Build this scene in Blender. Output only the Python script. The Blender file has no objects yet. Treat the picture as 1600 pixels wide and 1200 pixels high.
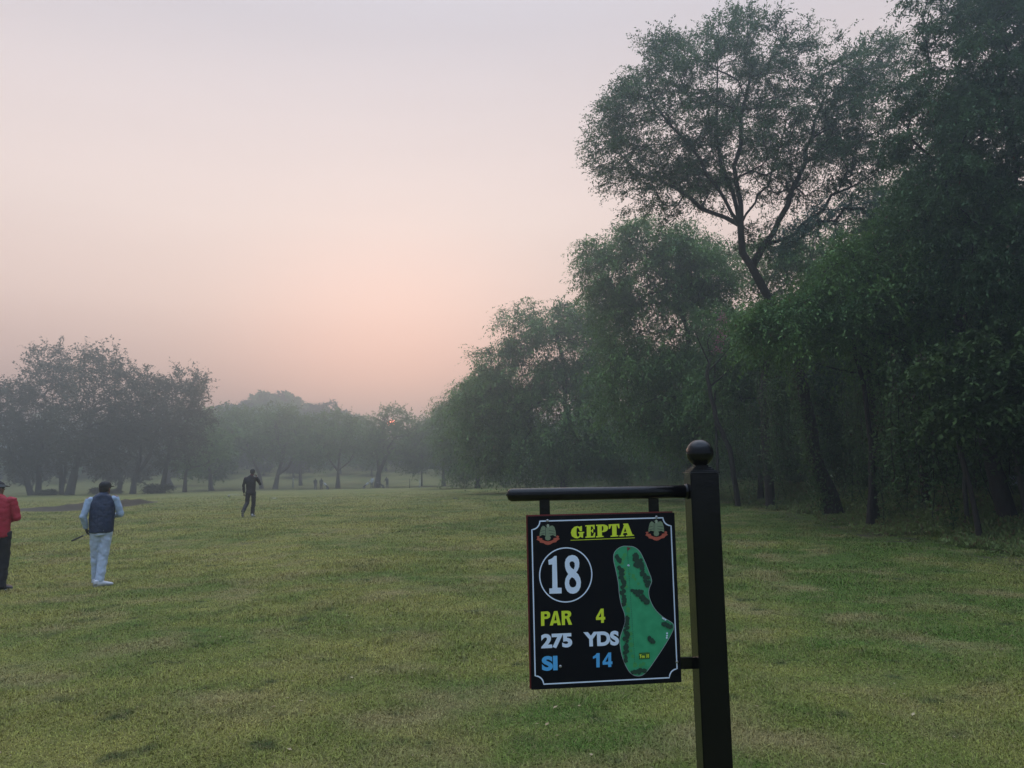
import bpy, bmesh, math, random
import numpy as np
from mathutils import Vector, Matrix
R = math.radians
SC = bpy.context.scene
COL = SC.collection

# ------------------------------------------------------------------ camera
FPX = 1210.0                      # focal length in pixels of a 1600 px wide frame
CAMZ = 1.65
cam_d = bpy.data.cameras.new('camera'); cam = bpy.data.objects.new('camera', cam_d); COL.objects.link(cam)
cam_d.sensor_width = 36.0; cam_d.lens = 36.0 * FPX / 1600.0
cam_d.clip_start = 0.05; cam_d.clip_end = 2000
CAM_M = Matrix.Rotation(R(90 + 6.4), 4, 'X') @ Matrix.Rotation(-0.020, 4, 'Z')
cam.matrix_world = Matrix.Translation((0, 0, CAMZ)) @ CAM_M
SC.camera = cam
CR = np.array(CAM_M.to_3x3())

def ray(px, py):
    return CR @ np.array([(px - 800) / FPX, (600 - py) / FPX, -1.0])
def P(px, py, Y):
    """world point seen at photo pixel (px,py) at distance Y ahead"""
    d = ray(px, py); d = d * (Y / d[1]); return np.array([d[0], d[1], d[2] + CAMZ])
def HZ(px):                       # image row of the horizon in column px
    lo, hi = 600., 900.
    for _ in range(30):
        m = (lo + hi) / 2
        if ray(px, m)[2] > 0: lo = m
        else: hi = m
    return lo

# ------------------------------------------------------------------ world, sun, exposure
SUN_DIR = ray(612, 662); SUN_DIR = SUN_DIR / np.linalg.norm(SUN_DIR)
sun_el = math.asin(SUN_DIR[2]); sun_az = math.atan2(SUN_DIR[0], SUN_DIR[1])
w = bpy.data.worlds.new('World'); SC.world = w; w.use_nodes = True
nt = w.node_tree; N = nt.nodes; L = nt.links
for n in list(N): N.remove(n)
def nd(t, **kw):
    n = N.new(t)
    for k, v in kw.items(): setattr(n, k, v)
    return n
sky = nd('ShaderNodeTexSky', sky_type='NISHITA', sun_disc=False, sun_elevation=max(sun_el, R(3)), sun_rotation=sun_az,
         air_density=1.5, dust_density=4.0, ozone_density=2.0)
tc = nd('ShaderNodeTexCoord'); nrm = nd('ShaderNodeVectorMath', operation='NORMALIZE'); L.new(tc.outputs['Generated'], nrm.inputs[0])
sep = nd('ShaderNodeSeparateXYZ'); L.new(nrm.outputs[0], sep.inputs[0])
asn = nd('ShaderNodeMath', operation='ARCSINE'); L.new(sep.outputs['Z'], asn.inputs[0])
mr = nd('ShaderNodeMapRange'); mr.inputs['From Min'].default_value = 0; mr.inputs['From Max'].default_value = R(90)
L.new(asn.outputs[0], mr.inputs['Value'])
ramp = nd('ShaderNodeValToRGB'); L.new(mr.outputs[0], ramp.inputs[0])
def lin(c):
    return tuple((x / 255 / 12.92 if x / 255 <= .04045 else ((x / 255 + .055) / 1.055) ** 2.4) for x in c)
ZENITH_GAIN = 3.8
SKY = [(0, (212, 166, 152)), (4, (215, 166, 151)), (7, (217, 174, 159)), (12, (226, 194, 181)), (18, (223, 200, 191)), (25, (207, 190, 187)),
       (31, (190, 179, 182)), (45, (188, 190, 203)), (90, (196, 202, 214))]
cr = ramp.color_ramp
while len(cr.elements) > 1: cr.elements.remove(cr.elements[-1])
for i, (e, c) in enumerate(SKY):
    el = cr.elements[0] if i == 0 else cr.elements.new(e / 90)
    el.position = e / 90; el.color = (*lin(c), 1)
# warm glow of the hazy sun
dot = nd('ShaderNodeVectorMath', operation='DOT_PRODUCT'); L.new(nrm.outputs[0], dot.inputs[0]); dot.inputs[1].default_value = tuple(SUN_DIR)
acs = nd('ShaderNodeMath', operation='ARCCOSINE'); L.new(dot.outputs['Value'], acs.inputs[0])
g1 = nd('ShaderNodeMapRange', interpolation_type='SMOOTHERSTEP'); L.new(acs.outputs[0], g1.inputs['Value'])
g1.inputs['From Min'].default_value = 0; g1.inputs['From Max'].default_value = R(20); g1.inputs['To Min'].default_value = 1; g1.inputs['To Max'].default_value = 0
glow = nd('ShaderNodeMix', data_type='RGBA', blend_type='ADD'); L.new(g1.outputs[0], glow.inputs['Factor'])
L.new(ramp.outputs[0], glow.inputs['A']); glow.inputs['B'].default_value = (0.17, 0.035, 0.02, 1)
# wide, brighter side of the sky towards the sun
g3 = nd('ShaderNodeMapRange', interpolation_type='SMOOTHSTEP'); L.new(acs.outputs[0], g3.inputs['Value'])
g3.inputs['From Min'].default_value = R(10); g3.inputs['From Max'].default_value = R(60); g3.inputs['To Min'].default_value = 1.13; g3.inputs['To Max'].default_value = 1.06
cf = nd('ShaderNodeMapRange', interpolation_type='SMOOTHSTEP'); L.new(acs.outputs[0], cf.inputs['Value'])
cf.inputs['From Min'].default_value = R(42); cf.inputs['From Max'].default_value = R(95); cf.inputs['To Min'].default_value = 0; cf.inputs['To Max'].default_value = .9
cool = nd('ShaderNodeMix', data_type='RGBA'); L.new(cf.outputs[0], cool.inputs['Factor']); L.new(glow.outputs['Result'], cool.inputs['A']); cool.inputs['B'].default_value = (.25, .32, .46, 1)  # cooler away from the sun; darkened to stand in for trees behind the camera
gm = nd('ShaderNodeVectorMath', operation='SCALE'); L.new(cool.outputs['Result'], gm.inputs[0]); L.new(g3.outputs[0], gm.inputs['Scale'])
# sky above the frame boosted to fill-light the lawn and trees
zb = nd('ShaderNodeMapRange', interpolation_type='SMOOTHSTEP'); L.new(asn.outputs[0], zb.inputs['Value'])
zb.inputs['From Min'].default_value = R(33); zb.inputs['From Max'].default_value = R(62); zb.inputs['To Min'].default_value = 1; zb.inputs['To Max'].default_value = ZENITH_GAIN
gz = nd('ShaderNodeVectorMath', operation='SCALE'); L.new(gm.outputs[0], gz.inputs[0]); L.new(zb.outputs[0], gz.inputs['Scale'])
g2 = nd('ShaderNodeMapRange'); L.new(acs.outputs[0], g2.inputs['Value'])
g2.inputs['From Min'].default_value = R(.27); g2.inputs['From Max'].default_value = R(.31); g2.inputs['To Min'].default_value = 1; g2.inputs['To Max'].default_value = 0
disc = nd('ShaderNodeMix', data_type='RGBA', blend_type='ADD'); L.new(g2.outputs[0], disc.inputs['Factor'])
L.new(gz.outputs[0], disc.inputs['A']); disc.inputs['B'].default_value = (16, 2.4, 1.1, 1)
mrs = nd('ShaderNodeVectorMath', operation='SCALE'); L.new(sky.outputs[0], mrs.inputs[0]); mrs.inputs['Scale'].default_value = .012
sm = nd('ShaderNodeVectorMath', operation='ADD'); L.new(mrs.outputs[0], sm.inputs[0]); L.new(disc.outputs['Result'], sm.inputs[1])
# faint uneven streaks of haze in the sky
smp = nd('ShaderNodeMapping'); L.new(nrm.outputs[0], smp.inputs['Vector']); smp.inputs['Scale'].default_value = (1.6, 1.6, 9); smp.inputs['Rotation'].default_value = (0, .06, 0)
sno = nd('ShaderNodeTexNoise'); sno.inputs['Scale'].default_value = 1.3; sno.inputs['Detail'].default_value = 3; L.new(smp.outputs[0], sno.inputs['Vector'])
smr = nd('ShaderNodeMapRange'); L.new(sno.outputs[0], smr.inputs['Value']); smr.inputs['From Min'].default_value = .3; smr.inputs['From Max'].default_value = .7; smr.inputs['To Min'].default_value = .98; smr.inputs['To Max'].default_value = 1.02
sst = nd('ShaderNodeVectorMath', operation='SCALE'); L.new(sm.outputs[0], sst.inputs[0]); L.new(smr.outputs[0], sst.inputs['Scale'])
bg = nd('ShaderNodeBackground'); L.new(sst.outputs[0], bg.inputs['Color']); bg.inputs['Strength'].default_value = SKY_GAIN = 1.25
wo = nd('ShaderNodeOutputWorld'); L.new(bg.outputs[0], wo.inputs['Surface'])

sl = bpy.data.lights.new('sun', 'SUN'); sl.energy = 0.35; sl.angle = R(12); sl.color = (1, .62, .45)
so = bpy.data.objects.new('sun', sl); COL.objects.link(so)
so.rotation_euler = Vector(tuple(-SUN_DIR)).to_track_quat('-Z', 'Y').to_euler()
vs = SC.view_settings; vs.view_transform = 'Standard'; vs.look = 'None'; vs.exposure = 0; vs.gamma = 1
cy = SC.cycles
cy.max_bounces = 6; cy.diffuse_bounces = 3; cy.glossy_bounces = 2; cy.transmission_bounces = 3; cy.volume_bounces = 0
cy.use_denoising = True; cy.caustics_reflective = False; cy.caustics_refractive = False
HAZE_DENSITY = 0.0056; HAZE_COLOR = (.76, .93, .97)

# ------------------------------------------------------------------ helpers
def tag(o, label=None, cat=None, group=None, kind=None):
    if label: o['label'] = label
    if cat: o['category'] = cat
    if group: o['group'] = group
    if kind: o['kind'] = kind
    return o
def empty(name, loc=(0, 0, 0), rz=0):
    o = bpy.data.objects.new(name, None); COL.objects.link(o); o.location = tuple(float(v) for v in loc); o.rotation_euler = (0, 0, rz)
    o.empty_display_size = .2
    return o
def link(name, me, mat=None, parent=None):
    o = bpy.data.objects.new(name, me); COL.objects.link(o)
    if mat is not None and len(me.materials) == 0: me.materials.append(mat)
    if parent is not None: o.parent = parent
    return o
def copy_tree(o, parent=None):
    c = o.copy(); COL.objects.link(c); c.parent = parent
    for ch in list(o.children): copy_tree(ch, c)
    return c
def np_mesh(name, V, F, smooth=False):
    """V (n,3); F (m,k) array or list of such arrays (k 3 or 4)"""
    Fs = F if isinstance(F, list) else [F]
    Fs = [f for f in Fs if len(f)]
    me = bpy.data.meshes.new(name)
    me.vertices.add(len(V)); me.vertices.foreach_set('co', np.ascontiguousarray(V, dtype=np.float32).ravel())
    idx = np.concatenate([f.ravel() for f in Fs]).astype(np.int32)
    tot = np.concatenate([np.full(len(f), f.shape[1]) for f in Fs]).astype(np.int32)
    st = np.concatenate([[0], np.cumsum(tot)[:-1]]).astype(np.int32)
    me.loops.add(len(idx)); me.loops.foreach_set('vertex_index', idx)
    me.polygons.add(len(tot)); me.polygons.foreach_set('loop_start', st); me.polygons.foreach_set('loop_total', tot)
    if smooth: me.polygons.foreach_set('use_smooth', np.ones(len(tot), dtype=bool))
    me.update(calc_edges=True)
    return me
_T = np.random.RandomState(7).rand(256, 256)
def vnoise(x, y, s, off=0):
    x = np.asarray(x, float) / s + 37.3 * off + 1000; y = np.asarray(y, float) / s + 11.7 * off + 1000
    xi = np.floor(x).astype(int); yi = np.floor(y).astype(int); fx = x - xi; fy = y - yi
    fx = fx * fx * (3 - 2 * fx); fy = fy * fy * (3 - 2 * fy)
    a = _T[xi % 256, yi % 256]; b = _T[(xi + 1) % 256, yi % 256]; c = _T[xi % 256, (yi + 1) % 256]; d = _T[(xi + 1) % 256, (yi + 1) % 256]
    return (a * (1 - fx) + b * fx) * (1 - fy) + (c * (1 - fx) + d * fx) * fy

def new_mat(name):
    m = bpy.data.materials.new(name); m.use_nodes = True
    t = m.node_tree
    for n in list(t.nodes):
        if n.type != 'OUTPUT_MATERIAL': t.nodes.remove(n)
    return m, t, t.nodes, t.links
def out_of(t): return [n for n in t.nodes if n.type == 'OUTPUT_MATERIAL'][0]
def mat_simple(name, col, rough=.6, spec=.5, metal=0, var=.15, scale=30, bump=0, bscale=200):
    """principled with slight procedural variation of the colour (dirt, fading) and a bump"""
    m, t, N, L = new_mat(name)
    p = N.new('ShaderNodeBsdfPrincipled'); L.new(p.outputs[0], out_of(t).inputs[0])
    tc = N.new('ShaderNodeTexCoord'); n = N.new('ShaderNodeTexNoise'); n.inputs['Scale'].default_value = scale; n.inputs['Detail'].default_value = 4
    L.new(tc.outputs['Object'], n.inputs['Vector'])
    mx = N.new('ShaderNodeMix'); mx.data_type = 'RGBA'; L.new(n.outputs[0], mx.inputs['Factor'])
    mx.inputs['A'].default_value = (*[c * (1 - var) for c in col], 1); mx.inputs['B'].default_value = (*[min(1, c * (1 + var)) for c in col], 1)
    L.new(mx.outputs['Result'], p.inputs['Base Color'])
    p.inputs['Roughness'].default_value = rough; p.inputs['Metallic'].default_value = metal; p.inputs['Specular IOR Level'].default_value = spec
    if bump:
        b = N.new('ShaderNodeBump'); n2 = N.new('ShaderNodeTexNoise'); n2.inputs['Scale'].default_value = bscale; n2.inputs['Detail'].default_value = 3
        L.new(tc.outputs['Object'], n2.inputs['Vector']); L.new(n2.outputs[0], b.inputs['Height']); b.inputs['Strength'].default_value = bump; b.inputs['Distance'].default_value = .01
        L.new(b.outputs[0], p.inputs['Normal'])
    return m
def mat_leaf(name, c1, c2, trans=.25, rough=.6, clump=1.2, dead=None, deadf=.03):
    m, t, N, L = new_mat(name)
    geo = N.new('ShaderNodeNewGeometry'); tc = N.new('ShaderNodeTexCoord')
    n = N.new('ShaderNodeTexNoise'); n.inputs['Scale'].default_value = 1 / clump; n.inputs['Detail'].default_value = 2
    L.new(tc.outputs['Object'], n.inputs['Vector'])
    a = N.new('ShaderNodeMath'); a.operation = 'MULTIPLY_ADD'; L.new(n.outputs[0], a.inputs[0]); a.inputs[1].default_value = 2.4; a0 = N.new('ShaderNodeMath'); a0.operation = 'MULTIPLY'; a0.inputs[1].default_value = .7; L.new(geo.outputs['Random Per Island'], a0.inputs[0]); L.new(a0.outputs[0], a.inputs[2])
    mr = N.new('ShaderNodeMapRange'); mr.inputs['From Min'].default_value = .8; mr.inputs['From Max'].default_value = 2.0; L.new(a.outputs[0], mr.inputs['Value'])
    mx = N.new('ShaderNodeMix'); mx.data_type = 'RGBA'; L.new(mr.outputs[0], mx.inputs['Factor'])
    mx.inputs['A'].default_value = (*c1, 1); mx.inputs['B'].default_value = (*c2, 1)
    col = mx.outputs['Result']
    if dead:
        g = N.new('ShaderNodeMath'); g.operation = 'LESS_THAN'; L.new(geo.outputs['Random Per Island'], g.inputs[0]); g.inputs[1].default_value = deadf
        m2 = N.new('ShaderNodeMix'); m2.data_type = 'RGBA'; L.new(g.outputs[0], m2.inputs['Factor']); L.new(col, m2.inputs['A']); m2.inputs['B'].default_value = (*dead, 1)
        col = m2.outputs['Result']
    d = N.new('ShaderNodeBsdfPrincipled'); L.new(col, d.inputs['Base Color']); d.inputs['Roughness'].default_value = rough; d.inputs['Specular IOR Level'].default_value = .25
    tr = N.new('ShaderNodeBsdfTranslucent'); L.new(col, tr.inputs['Color'])
    ms = N.new('ShaderNodeMixShader'); ms.inputs[0].default_value = trans; L.new(d.outputs[0], ms.inputs[1]); L.new(tr.outputs[0], ms.inputs[2])
    L.new(ms.outputs[0], out_of(t).inputs[0])
    return m

# ------------------------------------------------------------------ terrain
GY = np.array([-60, 0, 6, 13, 29, 45, 62, 92, 122, 140, 160, 200, 250, 330, 420.])
GZ = np.array([0, 0, -.02, -.08, .10, .06, .02, -.16, -.62, -.45, .2, 5.0, 6.5, 8, 9.])
EY = np.array([-60, 0, 10, 14.7, 22, 30, 42, 56, 69, 85, 100, 118, 420.])
EX = np.array([8.5, 8.5, 9.3, 9.6, 9.3, 10.2, 11.3, 11.6, 10.5, 5, -3.5, -6, -6.])
def edge_x(y): return np.interp(y, EY, EX)
def G(x, y):
    x = np.asarray(x, float); y = np.asarray(y, float)
    z = np.interp(y, GY, GZ)
    # the rise behind dips towards the left
    z = z + .5 * np.clip((np.abs(x) - 30) / 40, 0, 1) * (y > 60) * np.clip((y - 60) / 60, 0, 1) * (vnoise(x, y, 30, 3) - .3)
    z = z + (vnoise(x, y, 7, 1) - .5) * .10 * np.clip((y - 3) / 12, 0.3, 1) + (vnoise(x, y, 1.3, 2) - .5) * .035
    e = x - edge_x(y)
    z = z + .18 * np.clip(e / 2.5, 0, 1) * (y < 110)
    return z
def g(x, y): return float(G(x, y))

def lawn_colour(t, coords):
    """node chain giving the lawn's own colour: yellowed, green and brown patches"""
    N, L = t.nodes, t.links
    def noise(s, d=3, off=0):
        mp = N.new('ShaderNodeMapping'); mp.inputs['Location'].default_value = (off, off * 2, 0); L.new(coords, mp.inputs['Vector'])
        mp.inputs['Scale'].default_value = (1, 1, 0)
        n = N.new('ShaderNodeTexNoise'); n.inputs['Scale'].default_value = s; n.inputs['Detail'].default_value = d; L.new(mp.outputs[0], n.inputs['Vector']); return n.outputs[0]
    def mapr(v, a, b, c=0, d=1):
        m = N.new('ShaderNodeMapRange'); L.new(v, m.inputs['Value'])
        for k, x in zip(('From Min', 'From Max', 'To Min', 'To Max'), (a, b, c, d)): m.inputs[k].default_value = x
        return m.outputs[0]
    def mix(f, a, b):
        m = N.new('ShaderNodeMix'); m.data_type = 'RGBA'
        if isinstance(f, (int, float)): m.inputs['Factor'].default_value = f
        else: L.new(f, m.inputs['Factor'])
        for k, x in (('A', a), ('B', b)):
            if isinstance(x, tuple): m.inputs[k].default_value = (*x, 1)
            else: L.new(x, m.inputs[k])
        return m.outputs['Result']
    def add(a, b, op='ADD'):
        m = N.new('ShaderNodeMath'); m.operation = op; L.new(a, m.inputs[0])
        if isinstance(b, (int, float)): m.inputs[1].default_value = b
        else: L.new(b, m.inputs[1])
        return m.outputs[0]
    sp = N.new('ShaderNodeSeparateXYZ'); L.new(coords, sp.inputs[0])
    xg = mapr(sp.outputs['X'], -6, 7, -.30, .50)                   # the grass is greener towards the trees
    f = add(add(mapr(noise(.30), .37, .63), mapr(noise(1.7, 4, 5), .25, .75, -.45, .45)), xg)
    c = mix(mapr(f, -.1, 1.1), YEL, GRN)
    c = mix(mapr(noise(.9, 4, 9), .50, .68, 0, .75), c, STRAW)
    c = mix(mapr(noise(2.6, 3, 13), .60, .72, 0, .85), c, DKG)
    return c, noise, mapr, mix, add
YEL = (.285, .270, .066); GRN = (.100, .165, .027); STRAW = (.31, .25, .11); DKG = (.05, .075, .022); SOIL = (.055, .042, .03)

def mat_ground():
    m, t, N, L = new_mat('turf_and_soil')
    tc = N.new('ShaderNodeTexCoord')
    c, noise, mapr, mix, add = lawn_colour(t, tc.outputs['Object'])
    c = mix(mapr(noise(14, 4, 2), .35, .7, 0, .5), c, (.045, .05, .022))
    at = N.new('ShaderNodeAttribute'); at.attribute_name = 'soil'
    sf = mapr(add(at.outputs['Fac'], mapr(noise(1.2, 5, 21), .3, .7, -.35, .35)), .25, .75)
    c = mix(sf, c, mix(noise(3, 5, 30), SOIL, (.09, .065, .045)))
    p = N.new('ShaderNodeBsdfPrincipled'); L.new(c, p.inputs['Base Color']); p.inputs['Roughness'].default_value = .9; p.inputs['Specular IOR Level'].default_value = .2
    b = N.new('ShaderNodeBump'); b.inputs['Strength'].default_value = .9; b.inputs['Distance'].default_value = .05
    L.new(add(noise(9, 6, 3), noise(40, 3, 4)), b.inputs['Height']); L.new(b.outputs[0], p.inputs['Normal'])
    L.new(p.outputs[0], out_of(t).inputs[0]); return m

ys = np.concatenate([np.linspace(-60, 0, 16)[:-1], np.linspace(0, 30, 101)[:-1], np.linspace(30, 80, 84)[:-1], np.linspace(80, 420, 100)])
xp = np.concatenate([np.linspace(0, 16, 50)[:-1], np.linspace(16, 50, 35)[:-1], np.linspace(50, 260, 43)])
xs = np.concatenate([-xp[::-1][:-1], xp])
XX, YY = np.meshgrid(xs, ys); ZZ = G(XX, YY)
V = np.stack([XX.ravel(), YY.ravel(), ZZ.ravel()], 1); nx = len(xs); ny = len(ys)
ii = np.arange((ny - 1) * nx).reshape(ny - 1, nx)[:, :-1].ravel()
me = np_mesh('ground', V, np.stack([ii, ii + 1, ii + nx + 1, ii + nx], 1), True)
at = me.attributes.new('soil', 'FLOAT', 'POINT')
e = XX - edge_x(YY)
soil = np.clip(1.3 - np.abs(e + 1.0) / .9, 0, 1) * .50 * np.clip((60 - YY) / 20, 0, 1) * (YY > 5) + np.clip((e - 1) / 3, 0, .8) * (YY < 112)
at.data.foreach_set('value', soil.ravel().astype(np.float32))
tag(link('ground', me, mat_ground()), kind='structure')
# ------------------------------------------------------------------ trees
def tube_chain(pts, rad, sides, cap=True):
    pts = np.asarray(pts, float); rad = np.asarray(rad, float); n = len(pts)
    T = np.gradient(pts, axis=0); T /= np.linalg.norm(T, axis=1)[:, None] + 1e-9
    ref = np.array([0., 1, 0]) if abs(T[0][1]) < .9 else np.array([1., 0, 0])
    V = []
    a = np.linspace(0, 2 * np.pi, sides, endpoint=False)
    u = None
    for i in range(n):
        if u is None: u = np.cross(T[i], ref)
        else: u = u - T[i] * np.dot(u, T[i])
        u /= np.linalg.norm(u) + 1e-9; v = np.cross(T[i], u)
        V.append(pts[i] + rad[i] * (np.cos(a)[:, None] * u + np.sin(a)[:, None] * v))
    V = np.concatenate(V)
    k = np.arange((n - 1) * sides); j = k % sides; b = k - j
    F = np.stack([k, b + (j + 1) % sides, b + sides + (j + 1) % sides, k + sides], 1)
    return V, F
def merge(parts):
    Vs, Fs, o = [], [], 0
    for V, F in parts:
        Vs.append(V); Fs.append(F + o); o += len(V)
    return np.concatenate(Vs), np.concatenate(Fs)

def unit(v): return v / (np.linalg.norm(v, axis=-1, keepdims=True) + 1e-9)

def leaf_cards(pos, dirs, ln, wd, rng, flat=.5):
    """diamond leaves with a fold; pos (n,3), dirs (n,3) unit, ln/wd (n,)"""
    n = len(pos)
    side = unit(np.cross(dirs, rng.normal(size=(n, 3)) * (1 - flat) + np.array([0, 0, 1.0]) * flat + 1e-3))
    nor = np.cross(side, dirs)
    b = pos; tip = pos + dirs * ln[:, None]
    m = pos + dirs * (ln * .45)[:, None]
    l = m + side * (wd * .5)[:, None] + nor * (wd * .12)[:, None]; r = m - side * (wd * .5)[:, None] + nor * (wd * .12)[:, None]
    V = np.stack([b, l, tip, r], 1).reshape(-1, 3)
    F = (np.arange(n)[:, None] * 4 + np.arange(4)[None])
    return V, F

def build_tree(trunk, r0, lobes, n_tips, rng, twigs=7, twig_len=.9, per=14, leaf=(.09, .03), droop=.35, start=.55, flat=.5, sides=8,
               tip_r=.012, seglen=.55, wob=.25, spray=1.0, stems=True, extra_limbs=(), outer=.45, loft=0.25):
    """returns (woodV, woodF, leafV, leafF).  trunk: list of points; lobes: list of (centre, (rx,ry,rz), weight)"""
    # trunk nodes
    tp = [np.asarray(p, float) for p in trunk]; pos = [tp[0]]; par = [-1]
    for a, b in zip(tp[:-1], tp[1:]):
        k = max(1, int(np.linalg.norm(b - a) / seglen))
        for i in range(1, k + 1):
            p = a + (b - a) * i / k
            if not (i == k): p = p + rng.normal(size=3) * np.array([1, 1, .2]) * r0 * .18
            pos.append(p); par.append(len(pos) - 2)
    nt_ = len(pos); plen = [0.0]
    for i in range(1, nt_): plen.append(plen[-1] + np.linalg.norm(pos[i] - pos[i - 1]))
    tot = plen[-1]
    for limb in extra_limbs:                       # limbs drawn by hand: start index by nearest node
        lp = [np.asarray(p, float) for p in limb]
        st = int(np.argmin([np.linalg.norm(q - lp[0]) for q in pos])); prev = st; a = pos[st]
        for b in lp[1:]:
            k = max(1, int(np.linalg.norm(b - a) / seglen))
            for i in range(1, k + 1):
                p = a + (b - a) * i / k + rng.normal(size=3) * .06
                pos.append(p); par.append(prev); plen.append(plen[prev] + seglen); prev = len(pos) - 1
            a = b
    # tips
    W = np.array([l[2] if len(l) > 2 else l[1][0] * l[1][1] * l[1][2] for l in lobes], float); W /= W.sum()
    which = rng.choice(len(lobes), n_tips, p=W)
    d = unit(rng.normal(size=(n_tips, 3))); rr = (outer + (1 - outer) * rng.rand(n_tips)) ** .8
    C = np.array([l[0] for l in lobes], float)[which]; S = np.array([l[1] for l in lobes], float)[which]
    tips = C + d * rr[:, None] * S
    top = pos[nt_ - 1]
    order = np.argsort(np.linalg.norm(tips - top, axis=1))
    cap = len(pos) + n_tips * 12
    PA = np.zeros((cap, 3)); PA[:len(pos)] = np.array(pos); PL = np.zeros(cap); PL[:len(pos)] = plen
    ok = np.zeros(cap, bool); ok[:len(pos)] = True; ok[:nt_] = np.array(plen[:nt_]) >= tot * start
    par = par + [0] * (cap - len(par)); cnt = len(pos); tipn = []
    for t in order:
        q = tips[t]; dv = q - PA[:cnt]; dist = np.linalg.norm(dv, axis=1)
        # prefer to leave from nodes below the tip (branches rise) and not too far along
        cost = dist + .22 * PL[:cnt] + .9 * np.clip(-dv[:, 2], 0, None) * loft
        cost[~ok[:cnt]] = 1e9
        s = int(np.argmin(cost)); D = dist[s]
        k = max(2, int(D / seglen)); a = PA[s]; pr = par[s]
        d0 = unit(a - PA[pr]) if pr >= 0 else np.array([0, 0, 1.]); prev = s
        k = min(k, 9)
        for i in range(1, k + 1):
            f = i / k
            c1 = a + d0 * D * .35
            p = (1 - f) ** 2 * a + 2 * f * (1 - f) * c1 + f * f * q
            if i < k: p = p + rng.normal(size=3) * wob * D / k * .6
            PA[cnt] = p; par[cnt] = prev; PL[cnt] = PL[prev] + D / k; ok[cnt] = True; prev = cnt; cnt += 1
        tipn.append(prev)
    PA = PA[:cnt]; par = np.array(par[:cnt])
    load = np.zeros(cnt); load[tipn] = 1
    for i in range(cnt - 1, 0, -1): load[par[i]] += load[i]
    ex = .5
    rad = tip_r * np.maximum(load, 1) ** ex
    # trunk radii: from r0 down to pipe radius
    tl = np.array(plen[:nt_]) / tot
    sc = r0 * (1 - .55 * tl); sc[0] *= 1.35
    if nt_ > 2: sc[1] *= 1.1
    m = rad.max(); rad = rad * min(1.0, r0 * .62 / max(rad[nt_ - 1], 1e-6)) if rad[nt_ - 1] > r0 * .62 else rad
    rad[:nt_] = sc
    # chains
    kids = {}
    for i in range(1, cnt): kids.setdefault(int(par[i]), []).append(i)
    parts = []; stack = [(0, None)]
    while stack:
        s, frm = stack.pop(); ch = [] if frm is None else [frm]; ch.append(s); cur = s
        while cur in kids:
            ks = kids[cur]
            if cur < nt_ - 1 and cur + 1 in ks: nxt = cur + 1
            else: nxt = max(ks, key=lambda z: rad[z])
            for z in ks:
                if z != nxt: stack.append((z, cur))
            ch.append(nxt); cur = nxt
        if len(ch) < 2: continue
        pp = PA[ch]; r = rad[ch].copy()
        if frm is not None: r[0] = min(r[0], r[1] * 1.3)
        r[-1] *= .5
        sd = sides if s == 0 else (6 if r[0] > .05 else 4)
        parts.append(tube_chain(pp, r, sd))
    # twigs and leaves
    tn = np.repeat(np.array(tipn), twigs); base = PA[tn] + rng.normal(size=(len(tn), 3)) * .15 * twig_len
    tdir = PA[tn] - PA[par[tn]]
    cen = np.mean(C, 0)
    od = unit(unit(tdir) * .7 + unit(PA[tn] - cen) * .5 * np.array([1, 1, spray]) + rng.normal(size=(len(tn), 3)) * .75 * np.array([1, 1, spray]))
    TL = twig_len * (.5 + .9 * rng.rand(len(tn)))
    u = (np.arange(per) + .5) / per
    # point along twig with droop
    pt = base[:, None] + od[:, None] * (u[None, :, None] * TL[:, None, None])
    pt[:, :, 2] -= droop * (u[None] ** 2) * TL[:, None]
    td = od[:, None] + np.array([0, 0, -2 * droop])[None, None] * u[None, :, None]
    td = unit(td)
    n = pt.shape[0] * per
    pos2 = pt.reshape(-1, 3) + rng.normal(size=(n, 3)) * .03 * twig_len
    dirs = unit(td.reshape(-1, 3) * .55 + rng.normal(size=(n, 3)) * .6 * np.array([1, 1, .7]) + np.array([0, 0, -.15 * droop]))
    s_ = .6 + .8 * rng.rand(n)
    LV, LF = leaf_cards(pos2, dirs, leaf[0] * s_, leaf[1] * s_, rng, flat)
    if stems:
        e = base + od * TL[:, None]; e[:, 2] -= droop * TL; mid = base + od * (TL * .5)[:, None]; mid[:, 2] -= droop * .25 * TL
        wv = tip_r * .45; k = len(base); up = np.array([0, 0, wv])
        sd = unit(np.cross(od, [0, 0, 1.])) * wv
        SV = np.stack([base - sd, base + sd, base + up, mid - sd * .6, mid + sd * .6, mid + up * .6, e], 1).reshape(-1, 3)
        o = np.arange(k)[:, None] * 7
        q = np.concatenate([o + np.array([[0, 1, 4, 3]]), o + np.array([[1, 2, 5, 4]]), o + np.array([[2, 0, 3, 5]]),
                            o + np.array([[3, 4, 6, 6]]), o + np.array([[4, 5, 6, 6]])])
        q = q[:3 * k]
        parts.append((SV, q))
    WV, WF = merge(parts)
    return WV, WF, LV, LF

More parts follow.
